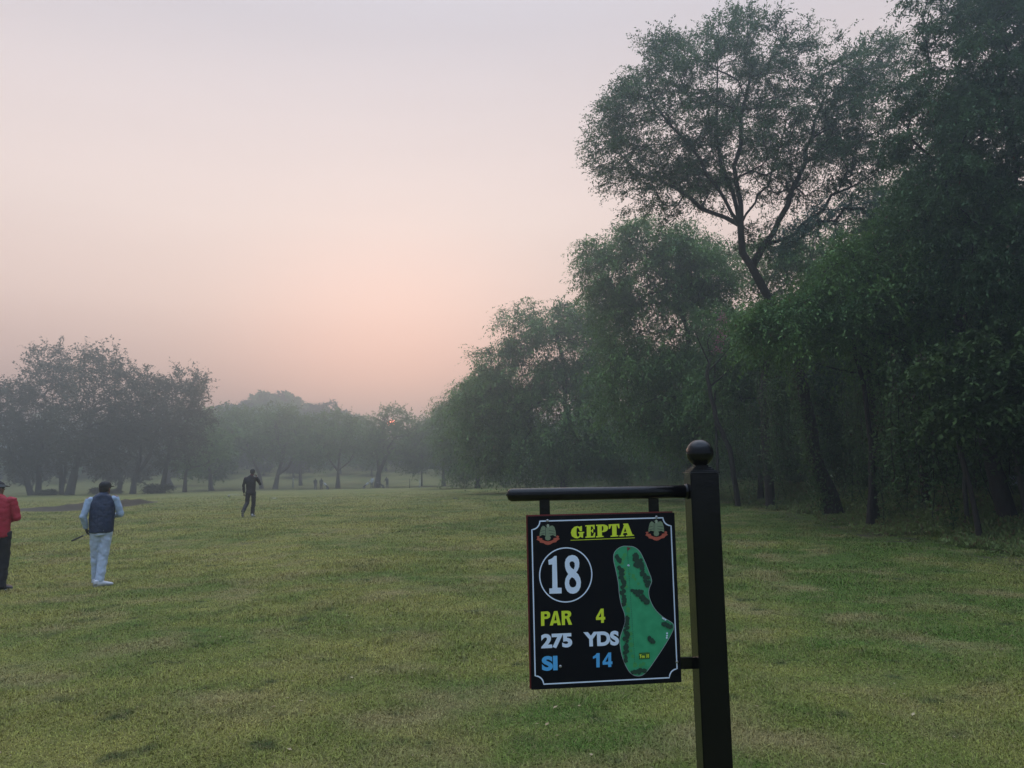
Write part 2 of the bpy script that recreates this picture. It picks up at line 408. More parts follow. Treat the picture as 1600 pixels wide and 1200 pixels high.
def mat_bark(name, c1, c2, sc=6):
    m, t, N, L = new_mat(name); tc = N.new('ShaderNodeTexCoord'); mp = N.new('ShaderNodeMapping'); mp.inputs['Scale'].default_value = (1, 1, .25); L.new(tc.outputs['Object'], mp.inputs['Vector'])
    n = N.new('ShaderNodeTexNoise'); n.inputs['Scale'].default_value = sc * 3; n.inputs['Detail'].default_value = 6; L.new(mp.outputs[0], n.inputs['Vector'])
    r = N.new('ShaderNodeMix'); r.data_type = 'RGBA'; L.new(n.outputs[0], r.inputs['Factor']); r.inputs['A'].default_value = (*c1, 1); r.inputs['B'].default_value = (*c2, 1)
    p = N.new('ShaderNodeBsdfPrincipled'); L.new(r.outputs['Result'], p.inputs['Base Color']); p.inputs['Roughness'].default_value = .9; p.inputs['Specular IOR Level'].default_value = .2
    b = N.new('ShaderNodeBump'); b.inputs['Strength'].default_value = 1; b.inputs['Distance'].default_value = .04; L.new(n.outputs[0], b.inputs['Height']); L.new(b.outputs[0], p.inputs['Normal'])
    L.new(p.outputs[0], out_of(t).inputs[0]); return m
BARK = mat_bark('dark_bark', (.022, .017, .014), (.06, .048, .038))
BARKG = mat_bark('grey_bark', (.04, .036, .03), (.10, .09, .075))
L_ACA = mat_leaf('acacia_leaves', (.032, .078, .030), (.108, .190, .062), dead=(.12, .07, .03), deadf=.012)
L_MES = mat_leaf('mesquite_leaves', (.050, .122, .034), (.190, .320, .080), dead=(.14, .10, .03), deadf=.01)
L_BRD = mat_leaf('broad_leaves', (.035, .070, .018), (.095, .15, .04), rough=.65)
L_DRY = mat_leaf('olive_leaves', (.035, .048, .022), (.085, .090, .040))
L_VIN = mat_leaf('vine_leaves', (.038, .080, .028), (.125, .190, .060), dead=(.09, .055, .03), deadf=.08)
L_BLUE = mat_leaf('glaucous_leaves', (.06, .11, .085), (.11, .17, .13))

def lobe_px(px, py, Y, rx, ry, rd, wgt=None):
    """ellipsoid lobe: centre at pixel and distance, radii in photo pixels (converted to metres), depth radius in metres"""
    c = P(px, py, Y); s = Y / FPX; r = (rx * s, rd, ry * s)
    return (c, r, wgt if wgt is not None else rx * ry * 1.0)

def plant_tree(name, label, cat, base, data, wood, leafm, group=None, vine=None):
    WV, WF, LV, LF = data; b = np.asarray(base, float)
    root = empty(name, b)
    tag(root, label, cat, group)
    t = link('trunk', np_mesh('trunk', WV - b, WF, True), wood, root)
    c = link('crown', np_mesh('crown', LV - b, LF), leafm, root)
    return root
def ground_at(px, Y):
    """foot of something seen in photo column px at distance Y"""
    p = P(px, HZ(px), Y); p[2] = g(p[0], Y) - .05; return p
def Pz(p, z):
    q = np.array(p); q[2] = z; return q
NEAR_GROUP = 'tall trees of the wood along the right side'

# --- the tall leaning acacia
rng = np.random.RandomState(11); Y = 24.
b1 = ground_at(1299, Y)
tr = [b1, P(1283, 740, Y), P(1264, 650, Y), P(1246, 560, Y + .2), P(1216, 490, Y + .1), P(1187, 440, Y), P(1160, 395, Y), P(1157, 352, Y)]
lobes = [lobe_px(1045, 195, Y, 105, 98, 3.2), lobe_px(1135, 118, Y, 95, 78, 3), lobe_px(1250, 180, Y, 110, 95, 3.3), lobe_px(1335, 175, Y, 70, 90, 2.8),
         lobe_px(985, 270, Y, 60, 55, 2), lobe_px(1150, 245, Y, 110, 70, 3.2), lobe_px(1060, 290, Y, 80, 45, 2.2), lobe_px(1300, 270, Y, 90, 50, 3),
         lobe_px(975, 180, Y, 45, 50, 2), lobe_px(1140, 50, Y, 54, 28, 1.6), lobe_px(1030, 100, Y, 45, 36, 1.6), lobe_px(1225, 90, Y, 55, 32, 2),
         lobe_px(1360, 90, Y, 35, 35, 1.5), lobe_px(940, 220, Y, 30, 40, 1.2), lobe_px(1140, 36, Y, 14, 14, .4, 300), lobe_px(1200, 370, Y, 60, 26, 1.6)]
limbs = [[P(1157, 352, Y), P(1120, 290, Y - .6), P(1075, 225, Y - 1), P(1030, 170, Y - 1.2)], [P(1157, 352, Y), P(1125, 230, Y + .6), P(1118, 140, Y + .8), P(1130, 60, Y + .8)],
         [P(1157, 352, Y), P(1150, 260, Y - .2), P(1165, 160, Y - .4), P(1168, 90, Y - .6)], [P(1172, 410, Y), P(1195, 385, Y), P(1240, 368, Y - .3), P(1300, 310, Y - .6), P(1350, 280, Y - .8)],
         [P(1195, 385, Y), P(1240, 300, Y + .4), P(1275, 190, Y + .6), P(1300, 110, Y + .8)], [P(1160, 340, Y), P(1210, 270, Y + .9), P(1235, 170, Y + 1.2)],
         [P(1157, 352, Y), P(1100, 325, Y + .5), P(1030, 280, Y + .8), P(960, 240, Y + 1)], [P(1168, 400, Y), P(1146, 396, Y)], [P(1158, 355, Y), P(1143, 350, Y - .1)]]
d = build_tree(tr, .24, lobes, 800, rng, twigs=12, twig_len=.60, per=19, leaf=(.085, .034), droop=.22, start=.86, spray=.5, flat=.75, tip_r=.0075, seglen=.5, outer=.35, extra_limbs=limbs)
acacia = plant_tree('acacia_tree', 'tallest open acacia with a leaning black trunk and a wide crown against the sky', 'tree', b1, d, BARK, L_ACA, NEAR_GROUP)

# --- other named trees of the wood: (kind, label, column of foot, Y, trunk pixels, lobes, tips, leaf, opts)
def wood_tree(seed, name, label, foot, Y, tpx, lob, tips, leafm, r0=.2, wood=BARK, leaf=(.12, .045), group=NEAR_GROUP, **kw):
    rng = np.random.RandomState(seed); b = ground_at(foot, Y)
    tr = [b] + [P(x, y, Y + dy) for x, y, dy in tpx]
    lobes = [lobe_px(x, y, Y + dy, rx, ry, rd) for x, y, dy, rx, ry, rd in lob]
    k = dict(twigs=8, twig_len=.9, per=15, leaf=leaf, droop=.45, start=.5, flat=.6, tip_r=.009, seglen=.7)
    k.update(kw)
    if group == NEAR_GROUP: tips = int(tips * (1.05 if Y > 30 else .8)); k['twigs'] = int(k['twigs'] * 1.8); k['outer'] = .5; k['spray'] = .35; k['flat'] = .85; k['leaf'] = (leaf[0] * 1.2, leaf[1] * 1.2)
    d = build_tree(tr, r0, lobes, tips, rng, **k)
    return plant_tree(name, label, 'tree', b, d, wood, leafm, group)

wood_tree(21, 'mesquite_tree', 'bushy green tree crown under the left half of the tall acacia', 1075, 38, [(1085, 640, 0), (1075, 520, 0), (1050, 450, 0)],
    [(1010, 430, 0, 90, 70, 3), (1080, 420, 0, 80, 65, 3), (960, 430, 0, 50, 45, 2), (1030, 520, 0, 100, 80, 3.2), (1010, 610, -1, 90, 80, 2.5), (1105, 440, 1, 50, 60, 2.5),
     (1000, 380, 0, 55, 35, 2), (1070, 620, -1, 70, 90, 2.5), (930, 400, 0, 28, 22, 1)], 520, L_MES, leaf=(.15, .055), per=15, droop=.6, twigs=9, twig_len=1.1)
wood_tree(22, 'mesquite_tree', 'rounded drooping tree in blue haze left of the green tree beneath the acacia', 880, 56, [(885, 660, 0), (880, 570, 0), (870, 520, 0)],
    [(880, 540, 0, 95, 70, 3.5), (820, 590, 0, 70, 70, 3.2), (930, 560, 1, 80, 90, 3.5), (850, 500, 0, 70, 30, 2.5), (790, 640, 0, 55, 75, 3), (880, 650, -1, 90, 90, 3.2),
     (950, 660, -1, 80, 90, 3), (760, 690, 0, 35, 55, 2), (840, 700, -1, 70, 60, 2.5), (775, 595, 0, 50, 50, 3), (915, 500, 0, 55, 36, 3), (735, 650, 0, 30, 45, 2.5)], 560, L_MES, leaf=(.20, .08), per=13, droop=.6, twigs=9, twig_len=1.4, r0=.25)
wood_tree(23, 'mesquite_tree', 'farthest low tree at the tip of the wood, pale in the haze', 745, 84, [(748, 690, 0), (745, 640, 0)],
    [(745, 650, 0, 45, 45, 3.5), (715, 680, 0, 35, 45, 3), (780, 680, 1, 40, 60, 3.5), (760, 610, 1, 40, 28, 3), (700, 640, 1, 22, 25, 2.4), (730, 715, 0, 40, 30, 2.5), (805, 700, 0, 35, 50, 3)], 330, L_MES, leaf=(.28, .11), per=11,
    twigs=8, twig_len=1.8, r0=.25, droop=.55)
wood_tree(24, 'mesquite_tree', 'tree with low feathery sprays hanging in front of the acacia trunk', 1352, 20, [(1362, 700, 0), (1350, 600, .3), (1320, 500, .5), (1290, 430, .6)],
    [(1270, 492, 0, 70, 36, 2), (1340, 445, 0, 90, 56, 2.4), (1420, 430, 0, 90, 90, 2.4), (1215, 520, 0, 45, 30, 1.5), (1300, 490, 0, 90, 36, 2), (1410, 530, 0, 80, 50, 2.2),
     (1430, 360, .5, 80, 42, 2.3), (1470, 350, 1, 80, 80, 2.5), (1200, 500, -.5, 34, 22, 1)], 620, L_MES, leaf=(.085, .036), per=18, droop=.55, twigs=10, twig_len=.72, r0=.085, tip_r=.006)
wood_tree(25, 'tamarind_tree', 'nearest big tree filling the top right corner with drooping leafy boughs', 1572, 17.5, [(1555, 740, 0), (1538, 680, .2), (1510, 600, .5), (1500, 500, .8), (1545, 380, 1), (1590, 260, 1.2)],
    [(1500, 130, 0, 80, 70, 1.6), (1570, 90, 0, 90, 90, 1.8), (1480, 60, .5, 45, 50, 1.2), (1460, 210, 0, 60, 60, 1.5), (1560, 250, 0, 100, 90, 1.8), (1480, 300, 0, 80, 60, 1.6),
     (1580, 400, -.5, 80, 90, 1.6), (1640, 200, 0, 80, 150, 2), (1510, 400, 0, 80, 60, 1.5), (1660, 450, 0, 90, 150, 1.8), (1545, -40, 0, 120, 60, 1.8), (1430, 150, .3, 25, 34, .8)], 640, L_ACA, leaf=(.080, .030), per=20, droop=.6, twigs=10,
    twig_len=.62, r0=.17, tip_r=.006, start=.6, extra_limbs=[[P(1545, 380, 18.5), P(1500, 330, 18), P(1440, 215, 17.8)], [P(1590, 260, 18.7), P(1570, 180, 18), P(1490, 100, 17.5)]])
wood_tree(26, 'sapling_tree', 'broad leaved young tree holding light green sprays over the thin bare trunks', 1522, 16.2, [(1512, 745, 0), (1498, 690, 0), (1512, 640, 0), (1540, 590, 0)],
    [(1520, 620, -.2, 60, 40, .8), (1570, 600, -.2, 60, 50, .9), (1490, 650, -.2, 40, 30, .5), (1600, 640, 0, 50, 60, .9), (1560, 540, 0, 60, 30, .9), (1475, 575, 0, 36, 26, .6)], 150, L_BRD,
    leaf=(.10, .055), per=13, droop=.5, twigs=7, twig_len=.45, r0=.055, tip_r=.005, start=.7)
wood_tree(27, 'mesquite_tree', 'dark tree closing the gap behind the acacia at the right', 1450, 29, [(1450, 640, 0), (1440, 500, 0), (1430, 380, 0)],
    [(1430, 330, 0, 110, 90, 3), (1530, 380, 0, 120, 120, 3), (1400, 470, 0, 130, 90, 3), (1530, 560, 0, 120, 90, 3), (1540, 220, 0, 120, 90, 3), (1330, 540, 0, 90, 70, 2.5)], 420, L_ACA, leaf=(.14, .055), per=14,
    twigs=8, twig_len=1.1, r0=.22)
wood_tree(28, 'mesquite_tree', 'dense middle tree between the acacia and the hazy rounded tree', 1185, 33, [(1190, 650, 0), (1180, 540, 0)],
    [(1160, 540, 0, 60, 60, 2.6), (1240, 530, 0, 80, 50, 2.8), (1210, 600, 0, 100, 70, 2.6), (1130, 620, 0, 60, 60, 2.2), (1280, 580, 0, 80, 80, 2.6), (1290, 400, 1, 80, 50, 2.4), (1340, 620, 1, 60, 60, 2), (1245, 440, .5, 66, 44, 2.4), (1215, 400, 1, 50, 26, 2)], 470, L_MES, leaf=(.14, .055), per=14,
    twigs=8, twig_len=1.0, r0=.12)

# --- the dark depth of the wood: one shared tree built once, copied
rng = np.random.RandomState(5)
def generic(seed, H, Rr, tips, leaf, twig_len, twigs=8, per=12, r0=.22, low=.15, fork=0, droop=.5, outer=.35, flat=.5, stems=True, tip_r=.014, n=9, start=.4, umb=0):
    rng = np.random.RandomState(seed)
    lean = rng.uniform(-.12, .12, 2) * H
    tr = [(0, 0, 0), (lean[0] * .3, lean[1] * .3, H * .18), (lean[0] * .6 + rng.uniform(-.2, .2), lean[1] * .6, H * .36), (lean[0], lean[1], H * .5)]
    if fork: tr = tr[:3]
    lobes = []
    for i in range(n):
        a = i * 2.4 + rng.rand(); rr = Rr * (.25 + .5 * rng.rand()); hz = H * (low + (1 - low) * (.25 + .6 * rng.rand()))
        if umb: hz = H * (.62 + .2 * rng.rand() - .12 * rr / Rr)
        s = Rr * (.38 + .22 * rng.rand())
        lobes.append(((rr * math.cos(a), rr * math.sin(a), hz), (s, s, min(s * .8, H - hz))))
    lobes.append(((0, 0, H * .82), (Rr * .5, Rr * .5, H * .17)))
    limbs = []
    if fork:
        for k in range(fork):
            a = rng.rand() * 1.5 + k * 2 * math.pi / fork; top = (math.cos(a) * Rr * .55, math.sin(a) * Rr * .55, H * .66)
            m_ = (math.cos(a) * Rr * .2, math.sin(a) * Rr * .2, H * .44); limbs.append([tr[-1], m_, top])
    return build_tree(tr, r0, lobes, tips, rng, twigs=twigs, twig_len=twig_len, per=per, leaf=leaf, droop=droop, start=start, tip_r=tip_r, seglen=1.0, outer=outer, flat=flat, stems=stems, extra_limbs=limbs)
def proto(name, data, wood, leafm):
    WV, WF, LV, LF = data; r = empty(name); link('trunk', np_mesh('trunk', WV, WF, True), wood, r); link('crown', np_mesh('crown', LV, LF), leafm, r); return r
PLACED = set()
def place(pr, x, y, label, group, rz=0, sc=(1, 1, 1), cat='tree'):
    o = pr if pr.name not in PLACED else copy_tree(pr)
    PLACED.add(pr.name)
    o.location = (float(x), float(y), g(x, y) - .08); o.rotation_euler = (0, 0, rz); o.scale = sc
    tag(o, label, cat, group); return o

fillA = proto('wood_tree', generic(31, 12, 4.2, 260, (.22, .09), 1.5, low=.05, n=14, per=12), BARK, L_ACA)
fillB = proto('wood_tree', generic(32, 13, 4.6, 260, (.22, .09), 1.5, low=.12, n=13, per=12), BARK, L_MES)
rng = np.random.RandomState(77)
fill = [(16, 20), (19, 27), (15.5, 34), (21, 36), (16.5, 43), (23, 46), (16, 51), (21, 56), (15.5, 63), (20, 68), (13.5, 74), (10, 84), (4, 93), (13, 93), (26, 30), (27, 62), (20, 82), (6, 104), (15, 13), (13, 4.5), (20, 8), (-1, 112), (24, 17)]
for i, (x, y) in enumerate(fill):
    s = .85 + .3 * rng.rand(); sz = 1.0 if 35 < y < 75 else .8
    if y > 70: s, sz = .9, .72
    place([fillA, fillB][i % 2], x, y, 'dark tree deep inside the wood, merging with its neighbours behind the front trees', 'trees deep inside the wood', rng.rand() * 6.28, (s, s, s * sz))
# ------------------------------------------------------------------ shrubs, creepers and weeds at the foot of the wood
def bush(seed, H, Rr, tips, leaf, tl, droop=.3, n=6, per=12, twigs=7):
    rng = np.random.RandomState(seed); lobes = []
    for i in range(n):
        a = i * 2.4 + rng.rand(); rr = Rr * .55 * rng.rand()
        lobes.append(((rr * math.cos(a), rr * math.sin(a), H * (.35 + .3 * rng.rand())), (Rr * .5, Rr * .5, H * .33)))
    return build_tree([(0, 0, 0), (.05, 0, H * .12), (0, .05, H * .25)], .05, lobes, tips, rng, twigs=twigs, twig_len=tl, per=per, leaf=leaf, droop=droop, start=0, tip_r=.006, seglen=.4, outer=.3, flat=.4)
def shrub_proto(*a, leafm=L_VIN, **k):
    WV, WF, LV, LF = bush(*a, **k); r = empty('shrub'); link('stem', np_mesh('stem', WV, WF, True), BARK, r); link('foliage', np_mesh('foliage', LV, LF), leafm, r); return r
sA = shrub_proto(41, 4.2, 1.9, 170, (.10, .045), .6, leafm=L_VIN)
sB = shrub_proto(42, 3.2, 1.6, 130, (.09, .05), .5, leafm=L_BRD)
sC = shrub_proto(43, 5.0, 2.0, 170, (.16, .07), .8, leafm=L_MES)
rng = np.random.RandomState(3)
k = 0
for y in list(np.arange(13.5, 40, 1.9)) + list(np.arange(41, 108, 3.2)):
    e = 2.6 + 2.6 * rng.rand() + (.8 if y < 30 else 0); x = edge_x(y) + e
    if y > 60: x -= 1.0
    s = .65 + .45 * rng.rand(); 
    if 15 < y < 22: s *= .55; x += 1.6
    place([sA, sB, sC][(k * 2 + (k // 3)) % 3] if y < 40 else [sA, sC][k % 2], x, y, 'tangled shrub at the foot of the wood, one of a dark continuous row', 'shrubs along the foot of the wood', rng.rand() * 6.3, (s, s, s), 'shrub'); k += 1
# creepers hanging from the boughs
def creeper(seed, H, strands, n, leaf=(.075, .045)):
    rng = np.random.RandomState(seed); parts = []; P_, D_ = [], []
    for s in range(strands):
        x, y = rng.normal(size=2) * (.32, .22); pts = []; hh = H * (.55 + .45 * rng.rand()); z0 = H * (1 if rng.rand() < .7 else .9)
        m = 9
        for i in range(m):
            f = i / (m - 1); pts.append((x + .16 * math.sin(f * 4 + s) + rng.normal() * .05, y + rng.normal() * .05, z0 - hh * f))
        parts.append(tube_chain(pts, [.008] * m, 3)); pts = np.array(pts)
        f = rng.rand(n) * (m - 1.001); i0 = f.astype(int); q = pts[i0] + (pts[i0 + 1] - pts[i0]) * (f - i0)[:, None] + rng.normal(size=(n, 3)) * .07
        P_.append(q); D_.append(unit(rng.normal(size=(n, 3)) * .6 + [0, 0, -.7]))
    q = np.concatenate(P_); dd = np.concatenate(D_); sz = .6 + .8 * rng.rand(len(q)); LV, LF = leaf_cards(q, dd, leaf[0] * sz, leaf[1] * sz, rng, .1)
    WV, WF = merge(parts); r = empty('hanging_creeper'); link('stem', np_mesh('stem', WV, WF, True), BARK, r); link('foliage', np_mesh('foliage', LV, LF), L_VIN, r); return r
cA = creeper(51, 5.2, 7, 330); cB = creeper(52, 4.0, 5, 300)
rng = np.random.RandomState(9)
for i, (px, Y) in enumerate([(1150, 30), (1185, 29), (1225, 31), (1330, 25), (1362, 21), (1392, 19), (1425, 20), (1440, 17.5), (1472, 20), (1640, 19),
                              (1215, 27), (1268, 27.5), (1395, 22), (1432, 21), (1470, 22.5), (1540, 21.5), (1580, 21), (1120, 36), (1090, 40), (1050, 44), (1010, 50), (1345, 25), (1550, 18), (1318, 29)]):
    p = ground_at(px, Y); s = .8 + .4 * rng.rand()
    place([cA, cB][i % 2], p[0], p[1], 'leafy creeper curtain hanging down among the trunks of the wood', 'creepers hanging among the trunks', rng.rand() * 6, (s * 1.2, s * 1.2, s), 'creeper')

# creeper on the leaning acacia trunk: moves with its tree
rng = np.random.RandomState(61); n = 2600
tp = np.array([b1, P(1283, 740, 24), P(1264, 650, 24), P(1240, 560, 24.2)])
f = rng.rand(n) ** .9 * 2.999; i0 = f.astype(int); q = tp[i0] + (tp[i0 + 1] - tp[i0]) * (f - i0)[:, None]
q += rng.normal(size=(n, 3)) * [.16, .16, .1] + np.array([-.42, -.2, 0]) * (np.sin(f / 3 * math.pi) * .9 + .1)[:, None] * rng.rand(n)[:, None] * 1.3
LV, LF = leaf_cards(q, unit(rng.normal(size=(n, 3)) * .6 + [0, 0, -.6]), .085 * (.6 + .8 * rng.rand(n)), .06 * (.6 + .8 * rng.rand(n)), rng, .1)
link('climbing_creeper', np_mesh('climbing_creeper', LV - b1, LF), L_VIN, acacia)

# bare thin trunks at the right
def bare_trunk(name, label, foot, Y, pts, r, grp='bare leaning trunks near the right edge'):
    b = ground_at(foot, Y); ch = [b] + [P(x, y, Y + dy) for x, y, dy in pts]
    rng = np.random.RandomState(int(foot)); cc = [ch[0]]
    for a, c in zip(ch[:-1], ch[1:]):
        for i in range(1, 5): cc.append(a + (c - a) * i / 4 + (rng.normal(size=3) * r * .22 if i < 4 else 0))
    cc = np.array(cc); parts = [tube_chain(cc, np.linspace(r * 1.1, r * .6, len(cc)), 9)]
    for k in range(3):
        i = len(cc) - 2 - k * 2; dd = unit(rng.normal(size=3) * [1, .5, .3] + [0, 0, .8]); parts.append(tube_chain([cc[i] + dd * t + [0, 0, .12 * t * t] for t in np.linspace(0, 1.3, 5)], np.linspace(r * .4, r * .12, 5), 5))
    VV, FF = merge(parts); root = empty(name, b); tag(root, label, 'tree', grp)
    link('trunk', np_mesh('trunk', VV - b, FF, True), BARK if foot < 1400 else BARKG, root)
    n = 260; tip = cc[-1]; q = tip + rng.normal(size=(n, 3)) * [.55, .4, .35]; LV, LF = leaf_cards(q, unit(rng.normal(size=(n, 3))), .08 * (.6 + .8 * rng.rand(n)), .04 * np.ones(n), rng, .4)
    link('crown', np_mesh('crown', LV - b, LF), L_BRD, root)
bare_trunk('young_tree', 'thin bare brown trunk leaning left, first to the left of the thick bare trunk', 1502, 18, [(1508, 740, 0), (1494, 690, 0), (1484, 650, 0), (1478, 600, .2)], .05)
bare_trunk('young_tree', 'thin reddish trunk leaning against the right edge of the picture', 1612, 17, [(1598, 760, 0), (1590, 710, 0), (1575, 660, 0), (1580, 580, .2)], .09)
bare_trunk('young_tree', 'slender dark trunk wrapped in creeper between the acacia and the bare trunks', 1362, 21, [(1362, 740, 0), (1366, 660, 0), (1356, 560, 0), (1362, 500, .2)], .10)
bare_trunk('young_tree', 'crooked dark trunk left of the acacia, half lost in the shade', 1150, 30, [(1140, 700, 0), (1118, 650, 0), (1105, 590, 0), (1110, 560, .2)], .10)
bare_trunk('young_tree', 'double dark trunk standing in the shade just left of the acacia trunk', 1200, 28, [(1196, 690, 0), (1190, 620, 0), (1200, 560, 0), (1205, 520, .2)], .16)

# pink blossom twigs seen against the sky gap
rng = np.random.RandomState(71); b = ground_at(1118, 31.5); root = empty('flowering_tree', b); tag(root, 'slim tree with a few pink blossoms in the sky gap left of the acacia', 'tree')
lobes = [lobe_px(1120, 530, 31.5, 26, 34, 1), lobe_px(1110, 560, 31.5, 22, 20, .8)]
WV, WF, LV, LF = build_tree([b, P(1120, 690, 31.5), P(1116, 600, 31.5), P(1118, 560, 31.5)], .07, lobes, 26, rng, twigs=5, twig_len=.6, per=6, leaf=(.09, .04), start=.75, tip_r=.008)
link('trunk', np_mesh('trunk', WV - b, WF, True), BARK, root); link('crown', np_mesh('crown', LV - b, LF), L_VIN, root)
n = 60; cs = [P(1124, 530, 31), P(1131, 524, 31), P(1121, 546, 31), P(1128, 497, 31)]; q = np.concatenate([c + rng.normal(size=(n, 3)) * .11 for c in cs]); m_ = len(q)
PINK = mat_leaf('pink_petals', (.42, .10, .20), (.60, .20, .32), trans=.4)
LV, LF = leaf_cards(q, unit(rng.normal(size=(m_, 3))), np.full(m_, .07), np.full(m_, .055), rng, .3); link('blossom', np_mesh('blossom', LV - b, LF), PINK, root)

# glaucous spray in front of the acacia's right limb
rng = np.random.RandomState(72); b = ground_at(1440, 21.5); root = empty('silver_leaved_tree', b); tag(root, 'tree with pale blue green sprays reaching across the acacia fork', 'tree')
lobes = [lobe_px(1300, 330, 21.5, 34, 16, .5), lobe_px(1260, 350, 21.5, 26, 14, .4), lobe_px(1340, 318, 21.5, 24, 18, .5), lobe_px(1236, 378, 21.4, 14, 14, .3), lobe_px(1380, 330, 21.5, 30, 24, .6)]
WV, WF, LV, LF = build_tree([b, P(1440, 640, 21.5), P(1435, 480, 21.5), P(1400, 350, 21.5)], .12, lobes, 60, rng, twigs=6, twig_len=.45, per=14, leaf=(.09, .03), start=.85, tip_r=.007, droop=.5)
link('trunk', np_mesh('trunk', WV - b, WF, True), BARK, root); link('crown', np_mesh('crown', LV - b, LF), L_BLUE, root)

# weeds under the trees
rng = np.random.RandomState(81); n = 60000
yy = 9 + 75 * rng.rand(n) ** 1.7; ee = rng.rand(n) ** 1.3 * 6.6 - .7; xx = edge_x(yy) + ee + (vnoise(yy, yy * 0, 2.2, 8) - .5) * 1.1
keep = vnoise(xx, yy, .9, 6) + .3 * rng.rand(n) > .40 + .5 * np.clip(.1 - ee, 0, 1); yy, xx, ee = yy[keep], xx[keep], ee[keep]; n = len(xx); per = 11
hh = (.10 + .42 * vnoise(xx, yy, 1.6, 9) ** 1.2 + .25 * np.clip(ee / 3, 0, 1)) * np.clip(.5 + ee / 1.6, .3, 1)
base = np.stack([xx, yy, G(xx, yy)], 1); uu = rng.rand(n, per)
q = base[:, None] + rng.normal(size=(n, per, 3)) * [.06, .06, 0] * 1.2; q[:, :, 2] += uu * hh[:, None]
sz = (.045 + .0011 * yy)[:, None] * (.6 + .8 * rng.rand(n, per))
LV, LF = leaf_cards(q.reshape(-1, 3), unit(rng.normal(size=(n * per, 3)) * .7 + [0, 0, .55]), sz.ravel() * 1.5, sz.ravel() * .55, rng, .2)
L_WEED = mat_leaf('weed_leaves', (.10, .145, .045), (.21, .265, .08), dead=(.20, .15, .07), deadf=.14, clump=2.5)
tag(link('undergrowth', np_mesh('undergrowth', LV, LF), L_WEED), 'low weeds and creepers covering the ground at the foot of the wood', 'undergrowth', kind='stuff')

# pale wall added for the unidentified pale patches beyond the trunks
WALLM = mat_simple('weathered_whitewash', (.42, .45, .50), .9, var=.35, scale=1.5)
def box_bm(bm, c, s, rz=0):
    r = bmesh.ops.create_cube(bm, size=1); M = Matrix.Translation(c) @ Matrix.Rotation(rz, 4, 'Z') @ Matrix.Diagonal((*s, 1)); bmesh.ops.transform(bm, matrix=M, verts=r['verts']); return r['verts']
def bm_obj(name, bm, mat, parent=None, smooth=False):
    me = bpy.data.meshes.new(name); bmesh.ops.recalc_face_normals(bm, faces=bm.faces); bm.to_mesh(me); bm.free()
    if smooth: me.polygons.foreach_set('use_smooth', [True] * len(me.polygons))
    return link(name, me, mat, parent)
wr = empty('pale_wall', (27, 33, 0)); tag(wr, 'pale wall glimpsed low between the dark trunks at the right', 'wall')
bm = bmesh.new(); box_bm(bm, (0, 0, .75), (.22, 46, 1.75)); bm_obj('wall', bm, WALLM, wr)
bm = bmesh.new()
for yq in np.arange(-22, 23, 4): box_bm(bm, (0, float(yq), .85), (.36, .36, 1.95))
box_bm(bm, (0, 0, 1.67), (.30, 46, .07)); bm_obj('coping', bm, WALLM, wr)
wr.rotation_euler = (0, 0, R(-8))

# ------------------------------------------------------------------ trees across the fairway, at the left
GL = 'hazy trees standing at the left edge'
def far_tree(seed, label, foot, Y, tpx, lob, tips, leafm=L_DRY, group=GL, name='shade_tree', **kw):
    k = dict(twigs=6, twig_len=1.5, per=9, leaf=(.34, .13), tip_r=.02, seglen=1.4, droop=.15, flat=.3, stems=True, wood=BARKG)
    k.update(kw)
    if group == GL and 'group' not in kw: tips = int(tips * .85)
    return wood_tree(seed, name, label, foot, Y, tpx, lob, tips, leafm, r0=kw.get('r0', .30), group=group, **{a: b for a, b in k.items() if a != 'r0'})
far_tree(101, 'tree at the left edge with a trunk leaning left', 50, 92, [(40, 745, 0), (22, 725, 0), (14, 690, 0)], [(10, 650, 0, 55, 55, 4), (-20, 640, 0, 50, 55, 4), (30, 690, 0, 45, 40, 4), (5, 610, 0, 24, 18, 2)], 240)
far_tree(102, 'tree with the tall left one of the two highest crowns', 60, 94, [(60, 730, 0), (68, 690, 0), (72, 640, 0)], [(75, 610, 0, 38, 55, 3.5), (78, 560, 0, 28, 25, 2.5), (60, 660, 0, 45, 50, 4), (100, 600, 0, 24, 30, 2), (50, 600, 0, 14, 26, 1.5), (70, 700, 0, 50, 36, 3.5)], 300)
far_tree(103, 'thick trunked tree leaning right under the second highest crown', 109, 90, [(116, 740, 0), (128, 700, 0), (145, 650, 0)], [(150, 610, 0, 42, 50, 4), (158, 568, 0, 34, 24, 3), (125, 660, 0, 45, 50, 4), (190, 640, 0, 28, 50, 3), (140, 700, 0, 40, 32, 3.5), (130, 560, 0, 10, 20, 1)], 320, r0=.42)
far_tree(104, 'fork trunked tree in the middle of the left group', 208, 91, [(210, 750, 0), (218, 720, 0), (222, 680, 0)], [(215, 640, 0, 38, 50, 4), (212, 600, 0, 24, 24, 2.5), (235, 660, 0, 40, 50, 4), (190, 690, 0, 34, 34, 3), (240, 600, 0, 16, 18, 1.5)], 260, extra_limbs=[[P(209, 755, 91), P(232, 712, 91), P(246, 670, 91)]])
far_tree(105, 'tree at the right end of the left group, its crown pointing right', 253, 93, [(258, 740, 0), (266, 700, 0), (275, 660, 0)], [(275, 640, 0, 45, 50, 4), (290, 600, 0, 30, 22, 2.5), (310, 612, 0, 22, 16, 2), (265, 690, 0, 40, 40, 3.5), (300, 660, 0, 30, 40, 3), (258, 610, 0, 20, 20, 2)], 280)
far_tree(106, 'small paler tree right of the left group', 289, 104, [(290, 740, 0), (296, 715, 0)], [(310, 700, 0, 36, 34, 3.5), (330, 690, 0, 26, 32, 3), (290, 710, 0, 26, 26, 3), (322, 655, 2, 22, 20, 2)], 170, leafm=L_MES, r0=.25)
